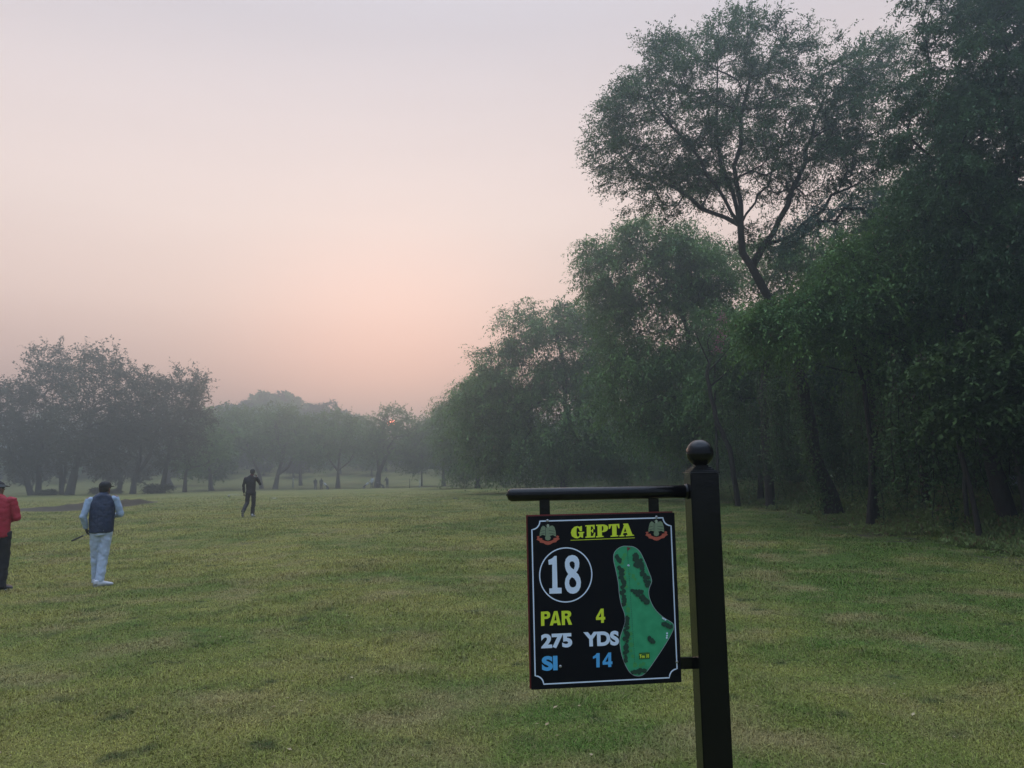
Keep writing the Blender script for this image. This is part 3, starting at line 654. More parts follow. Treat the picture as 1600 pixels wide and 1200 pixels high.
far_tree(107, 'slender double stemmed tree behind the left group', 97, 97, [(96, 740, 0), (93, 710, 0), (95, 680, 0)], [(95, 680, 0, 30, 30, 3), (170, 690, 1, 40, 36, 3.5), (30, 720, 2, 50, 24, 3)], 150, r0=.25, extra_limbs=[[P(97, 765, 97), P(102, 740, 97), P(104, 700, 97)]])
rng = np.random.RandomState(2)
sF = shrub_proto(44, 2.0, 2.6, 60, (.3, .14), .7, leafm=L_DRY, per=9)
for px, Y, s in [(160, 96, .6), (243, 90, .75), (78, 90, .5), (182, 99, .45)]:
    p = ground_at(px, Y); place(sF, p[0], p[1], 'low hazy bush under the trees at the left', 'low bushes under the trees at the left', rng.rand() * 6, (s, s, s * .75), 'bush')

# the row with forked trunks in the middle distance
GM = 'umbrella crowned trees in the middle distance'
mk = dict(twigs=6, twig_len=1.6, per=9, leaf=(.40, .16), tip_r=.02, seglen=1.4, droop=.2, flat=.4, group=GM, leafm=L_MES, name='umbrella_tree')
Ym = 132
far_tree(111, 'umbrella tree with a curved trunk behind the man in black', 409, Ym, [(405, 740, 0), (397, 722, 0), (388, 705, 0)], [(370, 680, 0, 42, 32, 5), (345, 700, 0, 36, 32, 5), (395, 665, 0, 40, 28, 5), (350, 655, 2, 34, 20, 4)], 260, r0=.32, **mk)
far_tree(112, 'umbrella tree with a right leaning trunk, right of the man in black', 430, Ym - 4, [(434, 742, 0), (441, 718, 0), (446, 700, 0)], [(440, 680, 0, 50, 34, 5), (480, 690, 0, 36, 30, 5), (445, 650, 1, 34, 16, 4), (415, 700, 0, 34, 22, 4)], 280, r0=.36, extra_limbs=[[P(434, 744, 128), P(450, 730, 128), P(458, 715, 128)]], **mk)
far_tree(113, 'umbrella tree with an evenly forked trunk above the two standing figures', 528, Ym - 6, [(528, 742, 0), (528, 736, 0)], [(525, 690, 0, 46, 28, 5), (560, 685, 0, 34, 26, 4), (495, 700, 0, 34, 26, 4), (520, 665, 0, 40, 18, 4)], 230, r0=.34,
    extra_limbs=[[P(528, 738, 126), P(516, 720, 126), P(507, 700, 126)], [P(528, 738, 126), P(545, 722, 126), P(556, 700, 126)], [P(528, 738, 126), P(530, 716, 126), P(534, 695, 126)]], **mk)
far_tree(114, 'round crowned tree with the red sun glinting through it', 589, Ym - 8, [(592, 738, 0), (602, 718, 0), (614, 700, 0)], [(622, 690, 0, 56, 32, 5), (592, 672, 0, 18, 24, 3), (636, 668, 0, 26, 22, 4), (610, 648, 0, 22, 9, 3.5), (650, 705, 0, 44, 22, 5), (590, 700, 0, 26, 20, 4), (668, 690, 0, 26, 30, 4), (612, 686, 0, 34, 12, 4)], 330, r0=.42,
    extra_limbs=[[P(592, 738, 124), P(590, 716, 124), P(585, 698, 124)]], **mk)
far_tree(115, 'thin stemmed little tree between the sun tree and the last forked tree', 659, Ym - 4, [(659, 735, 0), (661, 720, 0)], [(665, 712, 0, 26, 18, 3), (650, 725, 0, 16, 8, 2)], 60, r0=.12, stems=False, **mk)
far_tree(116, 'last forked umbrella tree before the wood', 693, Ym - 8, [(693, 738, 0), (694, 728, 0)], [(700, 680, 0, 34, 34, 4), (722, 690, 0, 34, 34, 4), (684, 665, 2, 26, 22, 4)], 220, r0=.3,
    extra_limbs=[[P(693, 732, 124), P(686, 712, 124), P(680, 695, 124)], [P(693, 732, 124), P(706, 712, 124), P(712, 694, 124)]], **mk)
far_tree(117, 'darker tree filling the gap behind the forked row', 470, Ym + 14, [(470, 730, 0), (470, 700, 0)], [(500, 680, 0, 44, 34, 5), (570, 690, 0, 40, 30, 5), (410, 680, 0, 46, 30, 5), (560, 660, 0, 24, 12, 4)], 260, r0=.3, **mk)
# wooded rise on the skyline
hA = proto('hill_tree', generic(131, 15, 6.2, 120, (.85, .42), 1.6, per=9, twigs=5, r0=.5, low=.1, flat=.3, tip_r=.04, n=10), BARKG, L_DRY)
hB = proto('hill_tree', generic(132, 15, 7.0, 130, (.85, .42), 1.6, per=9, twigs=5, r0=.5, low=.12, flat=.3, tip_r=.04, n=9, fork=3), BARKG, L_MES)
rng = np.random.RandomState(12)
for i, (px, top, Y) in enumerate([(395, 628, 222), (422, 612, 220), (452, 616, 224), (482, 633, 226), (512, 629, 222), (540, 645, 230), (562, 656, 236), (582, 674, 240), (350, 632, 228), (310, 640, 226), (260, 640, 232), (648, 674, 236), (672, 655, 226),
                                  (700, 640, 222), (735, 630, 226), (200, 650, 232), (140, 650, 230), (80, 640, 234), (20, 650, 230), (-50, 640, 232), (-130, 640, 230), (-220, 640, 228), (770, 630, 215), (408, 616, 232), (436, 617, 234), (466, 626, 232), (380, 632, 234), (500, 634, 236), (528, 640, 238), (400, 662, 205), (445, 660, 200), (500, 668, 204), (350, 668, 204)]):
    p = P(px, top, Y); z0 = g(p[0], p[1]); s = (p[2] - z0) / 15.0; wv = max(s, .8) * (.85 + .25 * rng.rand())
    place([hA, hB][i % 2], p[0], p[1], 'faint tree on the wooded rise along the skyline', 'faint trees on the rise along the skyline', rng.rand() * 6.3, (wv, wv, s))
# far sides, mostly out of the frame
for i, (x, y) in enumerate([(-75, 96), (-90, 110), (-100, 135), (-112, 160), (-60, 118), (-48, 124), (-78, 128), (-95, 180), (-66, 150), (14, 130), (22, 150), (5, 140), (32, 170), (-84, 78), (-98, 70), (-92, 92), (-108, 84), (-112, 60), (-120, 104), (-104, 46), (-126, 70), (-130, 130), (-140, 90)]):
    s = .9 + .3 * rng.rand(); place([hA, hB][i % 2], x, y, 'hazy tree in the gaps behind the left and middle rows', 'hazy trees behind the rows', rng.rand() * 6, (s * .8, s * .8, s * .78))

for i, px in enumerate(range(-260, 800, 24)):
    Y = 168 + 22 * ((i * 7) % 5) / 5; p = P(px, 700, Y); s = .34 + .14 * ((i * 5) % 7) / 7
    place([hA, hB][i % 2], p[0], p[1], 'faint low thicket tree on the slope behind the middle row', 'thicket trees on the slope', i * 1.3, (s * 1.25, s * 1.25, s))
# ------------------------------------------------------------------ bunker lip at the left
def hit(px, py):
    d = ray(px, py); t = 2.0
    while t < 400:
        q = d * t; q[2] += CAMZ
        if q[2] < g(q[0], q[1]): return q
        t *= 1.004
    return q
BK = mat_simple('bare_earth', (.072, .056, .036), .95, var=.45, scale=2.2, bump=1, bscale=12)
lo_ = [hit(x, y) for x, y in [(-60, 799), (0, 799), (28, 799), (60, 800), (100, 799), (135, 797), (165, 795), (195, 792), (220, 789), (247, 785)]]
hgt = [.2, .18, .12, .24, .38, .46, .52, .50, .36, .03]
VV, FF = [], []; m_ = 60; t = np.linspace(0, len(lo_) - 1, m_); lo_ = np.array(lo_)
rng = np.random.RandomState(4)
for j in range(m_):
    i = min(int(t[j]), len(lo_) - 2); f = t[j] - i; q = lo_[i] * (1 - f) + lo_[i + 1] * f; h = (hgt[i] * (1 - f) + hgt[i + 1] * f) * (.85 + .12 * math.sin(j * .7) * math.sin(j * .31 + 1))
    dv = unit(np.array([q[0], q[1], 0.])) 
    for (bk, hf) in ((-.5, -.1), (0, .01), (.25, .45), (.45, .95), (.6, 1.05), (1.5, .8), (4, .35), (8, -.2)):
        a = q + dv * bk; a[2] = g(a[0], a[1]) + hf * max(h, .02) + (rng.normal() * .006 if 0 < hf < 1 else 0); VV.append(a)
VV = np.array(VV); K = 8; idx = np.arange((m_ - 1) * K).reshape(m_ - 1, K)[:, :-1]
F_all = np.stack([idx, idx + K, idx + K + 1, idx + 1], -1)
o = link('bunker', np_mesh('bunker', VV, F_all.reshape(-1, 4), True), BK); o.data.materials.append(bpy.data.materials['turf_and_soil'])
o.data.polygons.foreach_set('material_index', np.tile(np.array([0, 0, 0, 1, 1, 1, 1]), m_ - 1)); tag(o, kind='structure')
# ------------------------------------------------------------------ solids for figures: overlapping closed pieces fused into one skin
def ring_loft(bm, pts, radii, side=(1, 0, 0), seg=16):
    radii = as_pairs(radii); pts = [Vector(p) for p in pts]; n = len(pts); side = Vector(side); rings = []
    ex0 = pts[0] - (pts[1] - pts[0]).normalized() * min(radii[0]) * .45; ex1 = pts[-1] + (pts[-1] - pts[-2]).normalized() * min(radii[-1]) * .45
    for i in range(n):
        T = (pts[min(i + 1, n - 1)] - pts[max(i - 1, 0)]).normalized()
        u = (side - T * side.dot(T)); u = u.normalized() if u.length > 1e-4 else T.orthogonal().normalized(); v = T.cross(u)
        rx, ry = radii[i] if isinstance(radii[i], (tuple, list)) else (radii[i], radii[i])
        rings.append([bm.verts.new(pts[i] + u * rx * math.cos(a) + v * ry * math.sin(a)) for a in [2 * math.pi * k / seg for k in range(seg)]])
    for a, b in zip(rings[:-1], rings[1:]):
        for k in range(seg): bm.faces.new((a[k], a[(k + 1) % seg], b[(k + 1) % seg], b[k]))
    for rg, ex, fl in ((rings[0], ex0, 0), (rings[-1], ex1, 1)):
        c = bm.verts.new(ex)
        for k in range(seg):
            f = (rg[k], rg[(k + 1) % seg], c); bm.faces.new(f if fl else f[::-1])
def ell(bm, c, r, rot=None, sub=3):
    res = bmesh.ops.create_icosphere(bm, subdivisions=sub, radius=1)
    M = Matrix.Translation(c) @ (rot.to_matrix().to_4x4() if rot is not None else Matrix.Identity(4)) @ Matrix.Diagonal((*r, 1))
    bmesh.ops.transform(bm, matrix=M, verts=res['verts'])
def as_pairs(radii): return [(r, r) if not isinstance(r, (tuple, list)) else tuple(r) for r in radii]
def fused(name, build, voxel, mat, parent, smooth=4, wrinkle=0, wscale=.12, disp=None):
    bm = bmesh.new(); build(bm); bmesh.ops.recalc_face_normals(bm, faces=bm.faces)
    me = bpy.data.meshes.new(name); bm.to_mesh(me); bm.free()
    o = bpy.data.objects.new(name, me); COL.objects.link(o)
    md = o.modifiers.new('r', 'REMESH'); md.mode = 'VOXEL'; md.voxel_size = voxel; md.use_smooth_shade = True
    if smooth: ms = o.modifiers.new('s', 'SMOOTH'); ms.iterations = smooth; ms.factor = .5
    if wrinkle:
        tx = bpy.data.textures.new(name + '_folds', 'CLOUDS'); tx.noise_scale = wscale; tx.noise_depth = 1
        mw = o.modifiers.new('w', 'DISPLACE'); mw.texture = tx; mw.strength = wrinkle; mw.texture_coords = 'LOCAL'; mw.mid_level = .5
    dg = bpy.context.evaluated_depsgraph_get(); m2 = bpy.data.meshes.new_from_object(o.evaluated_get(dg)); m2.name = name
    bpy.data.objects.remove(o); o = link(name, m2, None, parent); m2.materials.clear(); m2.materials.append(mat); return o
def V3(*a): return Vector(a)

SKIN = mat_simple('brown_skin', (.16, .085, .055), .55, var=.1)
def hand_pieces(bm, wrist, d, palm_n, grip=.8, s=1.0):
    """palm and five curled fingers; d: direction of the hand, palm_n: normal of the palm side"""
    d = Vector(d).normalized(); n = Vector(palm_n); n = (n - d * n.dot(d)).normalized(); side = d.cross(n)
    w = Vector(wrist)
    ring_loft(bm, [w, w + d * .05 * s, w + d * .095 * s], [(.026 * s, .018 * s), (.040 * s, .017 * s), (.040 * s, .014 * s)], side=side, seg=10)
    for k, (off, ln) in enumerate(zip((-.030, -.010, .011, .030), (.070, .080, .075, .060))):
        b = w + d * .09 * s + side * off * s; a1 = grip * 1.0; a2 = grip * 2.1; a3 = grip * 3.0
        p1 = b + (d * math.cos(a1) + n * math.sin(a1)) * ln * .45 * s; p2 = p1 + (d * math.cos(a2) + n * math.sin(a2)) * ln * .33 * s; p3 = p2 + (d * math.cos(a3) + n * math.sin(a3)) * ln * .25 * s
        ring_loft(bm, [b, p1, p2, p3], [.0105 * s, .0095 * s, .0088 * s, .0075 * s], side=side, seg=8)
    b = w + d * .03 * s - side * .03 * s
    ring_loft(bm, [b, b + (d * .7 - side * .6 + n * .4).normalized() * .04 * s, b + (d * .8 - side * .3 + n * .8).normalized() * .075 * s], [.013 * s, .0115 * s, .009 * s], side=side, seg=8)
def head_pieces(bm, c, face, s=1.0):
    """skull, jaw, nose, ears, brow; face: facing direction"""
    f = Vector(face).normalized(); up = V3(0, 0, 1); up = (up - f * up.dot(f)).normalized(); r = f.cross(up); q = Matrix((r, f, up)).transposed().to_quaternion(); c = Vector(c)
    def at(x, y, z): return c + r * x * s + f * y * s + up * z * s
    ell(bm, at(0, -.010, .018), (.076 * s, .094 * s, .090 * s), q); ell(bm, at(0, .030, -.045), (.058 * s, .060 * s, .062 * s), q)
    ell(bm, at(0, .098, -.012), (.012 * s, .018 * s, .022 * s), q, 2); ell(bm, at(0, .082, .012), (.050 * s, .014 * s, .010 * s), q, 2)
    ell(bm, at(0, .086, -.050), (.024 * s, .010 * s, .006 * s), q, 2); ell(bm, at(0, .075, -.088), (.026 * s, .018 * s, .016 * s), q, 2)
    for sx in (-1, 1): ell(bm, at(sx * .078, -.008, -.012), (.010 * s, .020 * s, .032 * s), q, 2)
    return at, q, r, f, up
def limb(bm, pts, radii, seg=14): ring_loft(bm, pts, radii, seg=seg)

def shoe(name, heel, d, mat, solem, parent, pitch=0.0, s=1.0):
    d = Vector(d).normalized(); h = Vector(heel); up = V3(0, 0, 1); side = d.cross(up).normalized(); dd = (d * math.cos(pitch) + up * math.sin(pitch)).normalized(); uu = side.cross(dd)
    if uu.z < 0: uu = -uu
    def b(bm):
        ring_loft(bm, [h + uu * .045 * s, h + dd * .07 * s + uu * .055 * s, h + dd * .16 * s + uu * .042 * s, h + dd * .23 * s + uu * .030 * s, h + dd * .262 * s + uu * .026 * s],
                  [(.036 * s, .042 * s), (.040 * s, .050 * s), (.047 * s, .036 * s), (.042 * s, .026 * s), (.028 * s, .016 * s)], side=side)
        ring_loft(bm, [h + uu * .05 * s, h + uu * .105 * s - dd * .0], [(.040 * s, .046 * s), (.036 * s, .042 * s)], side=side)
    o = fused(name, b, .008, mat, parent, 2)
    def c(bm):
        for i, (t, wd) in enumerate(((0, .034), (.07, .036), (.16, .046), (.22, .042))):
            ell(bm, h + dd * t * s + uu * .010 * s, (.046 * s, wd * s, .012 * s), Matrix((dd, side, uu)).transposed().to_quaternion(), 2)
    fused('sole', c, .007, solem, o, 2)
def club(name, label, grip_end, head_end, parent=None):
    a = Vector(grip_end); b = Vector(head_end); L_ = (b - a).length; d = (b - a).normalized(); root = empty(name, a); tag(root, label, 'golf club', 'golf clubs carried by the players')
    def cyl(n, p, q, r0, r1, m):
        bm = bmesh.new(); ring_loft(bm, [p - a, q - a], [r0, r1], seg=10); return bm_obj(n, bm, m, root, True)
    cyl('shaft', a + d * .02, b, .006, .005, STEEL); cyl('grip', a, a + d * .27, .014, .0105, BLKR)
    bm = bmesh.new(); u = d.orthogonal().normalized(); u = V3(0, 0, -1); u = (u - d * u.dot(d)).normalized()
    ring_loft(bm, [b - a, b - a + u * .04 + d * .01, b - a + u * .085 + d * .015], [(.010, .010), (.030, .012), (.024, .010)], side=d); bm_obj('club_head', bm, STEEL, root, True)
    return root
STEEL = mat_simple('brushed_steel', (.45, .45, .46), .35, metal=1, var=.1); BLKR = mat_simple('black_rubber', (.015, .015, .016), .7)

def person(label, foot, yaw, joints, cloth, scale=1.0, group=None, fine=True):
    """joints: dict in metres with the feet on z=0, x right of the photo, y away from the viewer"""
    J = {k: Vector(v) for k, v in joints.items()}; root = empty('person', foot, yaw); tag(root, label, 'person', group); root.scale = (scale,) * 3
    vx = .008 if fine else .014
    neck_t = J['head'] + V3(0, 0, -.06)
    sh = (J['shL'] + J['shR']) / 2; hp = (J['hipL'] + J['hipR']) / 2
    sw = (J['shR'] - J['shL']); sidev = V3(sw.x, sw.y, 0).normalized()
    def body(bm):
        head_pieces(bm, J['head'], J['face']); limb(bm, [sh + V3(0, 0, -.02), sh * .4 + neck_t * .6, neck_t], [.062, .056, .056])
        ring_loft(bm, [hp + V3(0, 0, -.04), hp + V3(0, 0, .12), hp * .4 + sh * .6, sh + V3(0, 0, -.08), sh], [(.15, .10), (.135, .095), (.155, .105), (.175, .10), (.09, .07)], side=sidev)
        for S in 'LR':
            u_ = (J['el' + S] - J['sh' + S]).normalized(); ell(bm, J['sh' + S] + u_ * .02, (.054, .054, .054)); limb(bm, [J['sh' + S] + u_ * .01, J['el' + S], J['wr' + S]], [.052, .038, .026])
            hand_pieces(bm, J['wr' + S], J.get('hd' + S, (0, 0, -1)), J.get('pn' + S, (0, 1, 0)), joints.get('grip' + S, .6) if isinstance(joints.get('grip' + S, .6), float) else .6)
            limb(bm, [J['hip' + S], J['kn' + S], J['an' + S]], [.078, .052, .036])
            t = J['toe' + S]; a = J['an' + S]; limb(bm, [a, a * .4 + t * .6, t], [.036, .034, .028])
    fused('body', body, .0065 if fine else .012, SKIN, root, 2)
    return root, J, sh, hp, sidev, vx

def top_garment(name, root, J, sh, hp, sidev, vx, mat, torso=((.19, .125), (.185, .125), (.195, .13), (.205, .12), (.12, .085)), sleeve=(.068, .066, .055, .042), hem=-.10, wr=1.0, wrinkle=.022):
    def b(bm):
        ring_loft(bm, [hp + V3(0, 0, hem), hp + V3(0, 0, .10), hp * .45 + sh * .55, sh + V3(0, 0, -.10), sh + V3(0, 0, -.02), sh + V3(0, 0, .035), sh + V3(0, 0, .07)], list(torso[:3]) + [torso[3], (torso[3][0] * .90, torso[3][1] * .86), (torso[4][0] * 1.05, torso[4][1] * .95), (torso[4][0] * .66, torso[4][1] * .85)], side=sidev, seg=24)
        if sleeve:
            for S in 'LR':
                s0 = J['sh' + S]; w_ = J['el' + S].lerp(J['wr' + S], wr)
                u_ = (J['el' + S] - s0).normalized(); ell(bm, s0 + u_ * .015 + (sh - s0) * .10 - V3(0, 0, .012), (sleeve[0] * 1.12, sleeve[0] * 1.05, sleeve[0] * 1.0)); ell(bm, J['el' + S], (sleeve[2] * 1.04,) * 3)
                limb(bm, [s0 + u_ * .01, s0.lerp(J['el' + S], .5), J['el' + S]], [sleeve[0], sleeve[1], sleeve[2]]); limb(bm, [J['el' + S], J['el' + S].lerp(w_, .5), w_], [sleeve[2], (sleeve[2] + sleeve[3]) * .5, sleeve[3]])
    return fused(name, b, vx, mat, root, 3, wrinkle, .07)
def trousers(root, J, hp, vx, mat, r=(.115, .10, .078, .072), wrinkle=.022, wide=.165):
    def b(bm):
        ring_loft(bm, [hp + V3(0, 0, .10), hp, hp + V3(0, 0, -.07)], [(wide * .93, .118), (wide, .125), (wide * .92, .118)], side=(J['hipR'] - J['hipL']).normalized(), seg=20)
        for S in 'LR':
            h, k, a = J['hip' + S], J['kn' + S], J['an' + S]; limb(bm, [h, h.lerp(k, .5), k, k.lerp(a, .5), a + V3(0, 0, -.035)], [r[0], r[1], r[2] * 1.08, r[2], r[3]])
    return fused('trousers', b, vx, mat, root, 3, wrinkle, .075)
def cap_part(root, J, mat, peak=True, band=None, s=1.06, peakm=None, low=0.0):
    bmh = bmesh.new(); at, q, r, f, up = head_pieces(bmh, J['head'], J['face']); bmh.free()
    def b(bm):
        ell(bm, at(0, -.012, .040 + low), (.085 * s, .104 * s, .078 * s), q)
    o = fused('cap', b, .009, mat, root, 2)
    def c(bm):
        ell(bm, at(0, .125, .040 + low), (.070, .070, .009), q, 2)
    if peak: fused('peak', c, .007, peakm or mat, o, 1)
    if band:
        bm = bmesh.new(); seg = 28; rr = []
        for z in (.022, .062):
            rr.append([bm.verts.new(at(math.cos(a) * .0935 * s, -.012 + math.sin(a) * .1125 * s, z + low)) for a in [2 * math.pi * k / seg for k in range(seg)]])
        for k in range(seg): bm.faces.new((rr[0][k], rr[0][(k + 1) % seg], rr[1][(k + 1) % seg], rr[1][k]))
        bm_obj('hat_band', bm, band, o, True)
    return at
def hair_part(root, J, mat):
    bmh = bmesh.new(); at, q, r, f, up = head_pieces(bmh, J['head'], J['face']); bmh.free()
    fused('hair', lambda bm: (ell(bm, at(0, -.030, .005), (.083, .085, .078), q), ell(bm, at(0, -.055, -.04), (.066, .05, .045), q)), .009, mat, root, 2)

NAVY = mat_simple('navy_quilted_nylon', (.012, .026, .062), .55, var=.2, scale=8, bump=.3, bscale=30)
SHIRT = mat_simple('pale_blue_cotton', (.33, .42, .54), .8, var=.12, scale=6)
PALE = mat_simple('pale_blue_trouser_cloth', (.47, .55, .68), .8, var=.12, scale=5)
BLKC = mat_simple('black_cloth', (.009, .010, .013), .8, var=.3, scale=6)
DKT = mat_simple('dark_trouser_cloth', (.014, .016, .022), .8, var=.3, scale=6)
REDC = mat_simple('red_knit', (.36, .012, .03), .75, var=.2, scale=9, bump=.3, bscale=60)
WSHOE = mat_simple('white_leather', (.55, .56, .60), .5, var=.2); GREYS = mat_simple('grey_rubber', (.22, .22, .24), .8); DSHOE = mat_simple('dark_shoe_leather', (.02, .022, .028), .5)
HAIR = mat_simple('black_hair', (.012, .011, .011), .6); GREYB = mat_simple('grey_band', (.16, .17, .19), .7)

def foot_at(px, py, Y):
    p = P(px, py, Y); p[2] = g(p[0], Y); return p
# --- man in the navy vest
f1 = foot_at(155, 915, 12.9)
J1 = dict(head=(.035, .05, 1.585), face=(.55, .83, -.06), shL=(-.188, 0, 1.42), shR=(.185, .02, 1.44), elL=(-.265, -.05, 1.14), wrL=(-.225, .03, .945), elR=(.275, .02, 1.155), wrR=(.20, .26, 1.13),
          hipL=(-.078, 0, .90), hipR=(.078, 0, .90), knL=(-.070, .10, .48), anL=(-.060, .20, .09), knR=(.040, .02, .47), anR=(.0, -.03, .075), toeL=(-.02, .38, .04), toeR=(.13, .06, .035),
          hdL=(.25, .15, -.95), pnL=(.9, .2, .3), hdR=(-.5, .85, .1), pnR=(-.5, -.3, -.6))
YAW1 = math.atan2(-f1[0], f1[1]) - .04; YAW2 = lambda f: math.atan2(-f[0], f[1])
r1, J, sh, hp, sv, vx = person('man in navy vest, pale blue shirt and trousers walking away with a golf club', f1, YAW1, J1, None)
trousers(r1, J, hp, vx, PALE, r=(.100, .088, .072, .064), wrinkle=.026, wide=.150)
top_garment('shirt', r1, J, sh, hp, sv, vx, SHIRT, torso=((.145, .10), (.15, .10), (.165, .105), (.175, .10), (.10, .08)), sleeve=(.060, .060, .054, .040), hem=0)
vst = top_garment('vest', r1, J, sh, hp, sv, vx, NAVY, torso=((.180, .13), (.185, .135), (.190, .13), (.196, .12), (.125, .10)), sleeve=None, hem=-.03, wrinkle=.014)
fused('collar', lambda bm: ring_loft(bm, [sh + V3(.01, 0, .02), sh + V3(.02, .02, .085)], [(.082, .078), (.074, .072)], side=sv), .008, NAVY, vst, 2)
cap_part(r1, J, BLKC, peak=True); hair_part(r1, J, HAIR)
def glove(root, J, S, mat):
    fused('glove', lambda bm: hand_pieces(bm, J['wr' + S] - V3(*J['hd' + S]).normalized() * .02, J['hd' + S], J['pn' + S], .85, 1.12), .006, mat, root, 1)
glove(r1, J, 'L', BLKR)
shoe('shoe', J['anR'] + V3(-.04, -.05, -.073), (.72, .35, 0), WSHOE, GREYS, r1); shoe('shoe', J['anL'] + V3(-.01, -.06, -.088), (.2, .95, 0), WSHOE, GREYS, r1)
M1 = Matrix.Translation(f1) @ Matrix.Rotation(YAW1, 4, 'Z')
hp1 = J['wrL'] + V3(*J['hdL']).normalized() * .085 + V3(.02, .01, .0)
dc = V3(-.50, -.84, -.20).normalized()
club('golf_club', 'golf club held crosswise behind the man in the navy vest, black grip pointing left', M1 @ (hp1 + dc * .42), M1 @ (hp1 - dc * .55))

# --- man in black
f2 = foot_at(391, 810, 29.3)
J2 = dict(head=(.055, .04, 1.66), face=(.25, .95, -.25), shL=(-.188, 0, 1.46), shR=(.182, 0, 1.47), elL=(-.260, -.02, 1.17), wrL=(-.240, .02, .90), elR=(.33, .10, 1.22), wrR=(.22, .22, 1.46),
          hipL=(-.09, 0, .93), hipR=(.10, 0, .93), knL=(-.12, .06, .52), anL=(-.26, -.22, .24), knR=(.11, .06, .50), anR=(.07, .10, .09), toeL=(-.28, -.20, .07), toeR=(.13, .30, .04),
          hdL=(.05, .1, -1), pnL=(.9, .2, 0), hdR=(-.35, .2, .9), pnR=(-.8, -.2, 0))
r2, J, sh, hp, sv, vx = person('man dressed all in black walking away with his right hand raised to his face', f2, YAW2(f2), J2, None)
trousers(r2, J, hp, vx, DKT, r=(.098, .085, .072, .070), wrinkle=.026, wide=.148)
swt = top_garment('sweater', r2, J, sh, hp, sv, vx, BLKC, torso=((.168, .12), (.165, .12), (.178, .125), (.188, .115), (.110, .09)), sleeve=(.060, .057, .050, .040), hem=-.07)
fused('collar', lambda bm: ring_loft(bm, [sh + V3(.01, 0, .03), sh + V3(.03, .02, .095)], [(.072, .07), (.066, .064)], side=sv), .008, mat_simple('maroon_cloth', (.12, .03, .045), .8), swt, 2)
cap_part(r2, J, BLKC); hair_part(r2, J, HAIR)
shoe('shoe', J['anR'] + V3(-.0, -.06, -.085), (.35, .93, 0), WSHOE, GREYS, r2); shoe('shoe', J['anL'] + V3(.0, -.09, .00), (-.05, .6, 0), DSHOE, GREYS, r2, pitch=-1.1)
M2 = Matrix.Translation(f2) @ Matrix.Rotation(YAW2(f2), 4, 'Z')
hp2 = J['wrL'] + V3(0, .02, -.09); dc = V3(-.95, -.2, .06).normalized()
club('golf_club', 'thin golf club held level by the man in black, pointing left', M2 @ (hp2 - dc * .25), M2 @ (hp2 + dc * .52))

# --- man in red at the left edge
f3 = foot_at(-7, 915, 12.6)
J3 = dict(head=(-.035, .05, 1.63), face=(.80, .58, -.08), shL=(-.23, .03, 1.45), shR=(.16, -.02, 1.46), elL=(-.30, .0, 1.16), wrL=(-.15, .26, 1.10), elR=(.24, -.02, 1.155), wrR=(.12, .26, 1.10),
          hipL=(-.11, 0, .93), hipR=(.075, 0, .93), knL=(-.16, .12, .50), anL=(-.18, -.05, .10), knR=(.085, .04, .50), anR=(.06, .00, .09), toeL=(-.12, .12, .05), toeR=(.22, .09, .04),
          hdL=(.4, .9, 0), pnL=(.3, 0, -.9), hdR=(-.2, .95, .05), pnR=(-.4, 0, -.9))
r3, J, sh, hp, sv, vx = person('man in red sweater and black trousers cut off by the left edge', f3, YAW2(f3), J3, None)
trousers(r3, J, hp, vx, BLKC, r=(.115, .10, .086, .085), wrinkle=.025, wide=.17)
top_garment('sweater', r3, J, sh, hp, sv, vx, REDC, torso=((.185, .135), (.18, .13), (.188, .13), (.192, .12), (.115, .09)), sleeve=(.066, .066, .060, .045), hem=-.07)
cap_part(r3, J, BLKC, band=GREYB); hair_part(r3, J, HAIR)
shoe('shoe', J['anR'] + V3(-.07, -.04, -.085), (.85, .35, 0), DSHOE, WSHOE, r3); shoe('shoe', J['anL'] + V3(-.04, -.06, -.095), (.6, .6, 0), DSHOE, WSHOE, r3)

# --- far figures and trolleys
def simple_figure(label, foot, topm, legm, lean=0.0, arm=None, face=(.1, 1, 0)):
    ln = lean; J0 = dict(head=(ln * 1.0, 0, 1.60), face=face, shL=(-.19 + ln * .8, 0, 1.42), shR=(.19 + ln * .8, 0, 1.42), elL=(-.24 + ln * .7, 0, 1.14), wrL=(-.22 + ln * .5, .08, .90), elR=(.24 + ln * .7, 0, 1.14), wrR=(.22 + ln * .5, .08, .90),
              hipL=(-.09, 0, .90), hipR=(.09, 0, .90), knL=(-.12, .05, .48), anL=(-.12, -.05, .09), knR=(.10, .05, .48), anR=(.12, .05, .09), toeL=(-.12, .12, .04), toeR=(.13, .22, .04), hdL=(0, .1, -1), pnL=(.9, 0, 0), hdR=(0, .1, -1), pnR=(-.9, 0, 0))
    if arm: J0.update(arm)
    r, J, sh, hp, sv, vx = person(label, foot, 0, J0, None, group='far figures with golf trolleys', fine=False)
    trousers(r, J, hp, .016, legm, wrinkle=0); top_garment('shirt', r, J, sh, hp, sv, .016, topm, wrinkle=0); hair_part(r, J, HAIR)
GRN_T = mat_simple('olive_trouser_cloth', (.05, .07, .05), .8); GRY = mat_simple('grey_cloth', (.055, .06, .065), .8); WHT = mat_simple('white_cotton', (.52, .56, .60), .8)
Yf = 118.
def fp(px, Y=Yf):
    p = P(px, HZ(px), Y); p[2] = g(p[0], Y); return p
simple_figure('leftmost of the two far dark figures standing beside a trolley', fp(493, 116), GRY, GRY)
simple_figure('far dark figure standing nearest to the white topped bag', fp(502, 116), GRY, BLKC, face=(-1, .2, 0))
simple_figure('far figure in white shirt leaning forward to pull a golf trolley', fp(581), WHT, GRN_T, lean=.10, face=(1, .1, 0), arm=dict(elL=(-.15, 0, 1.15), wrL=(-.40, 0, .98)))
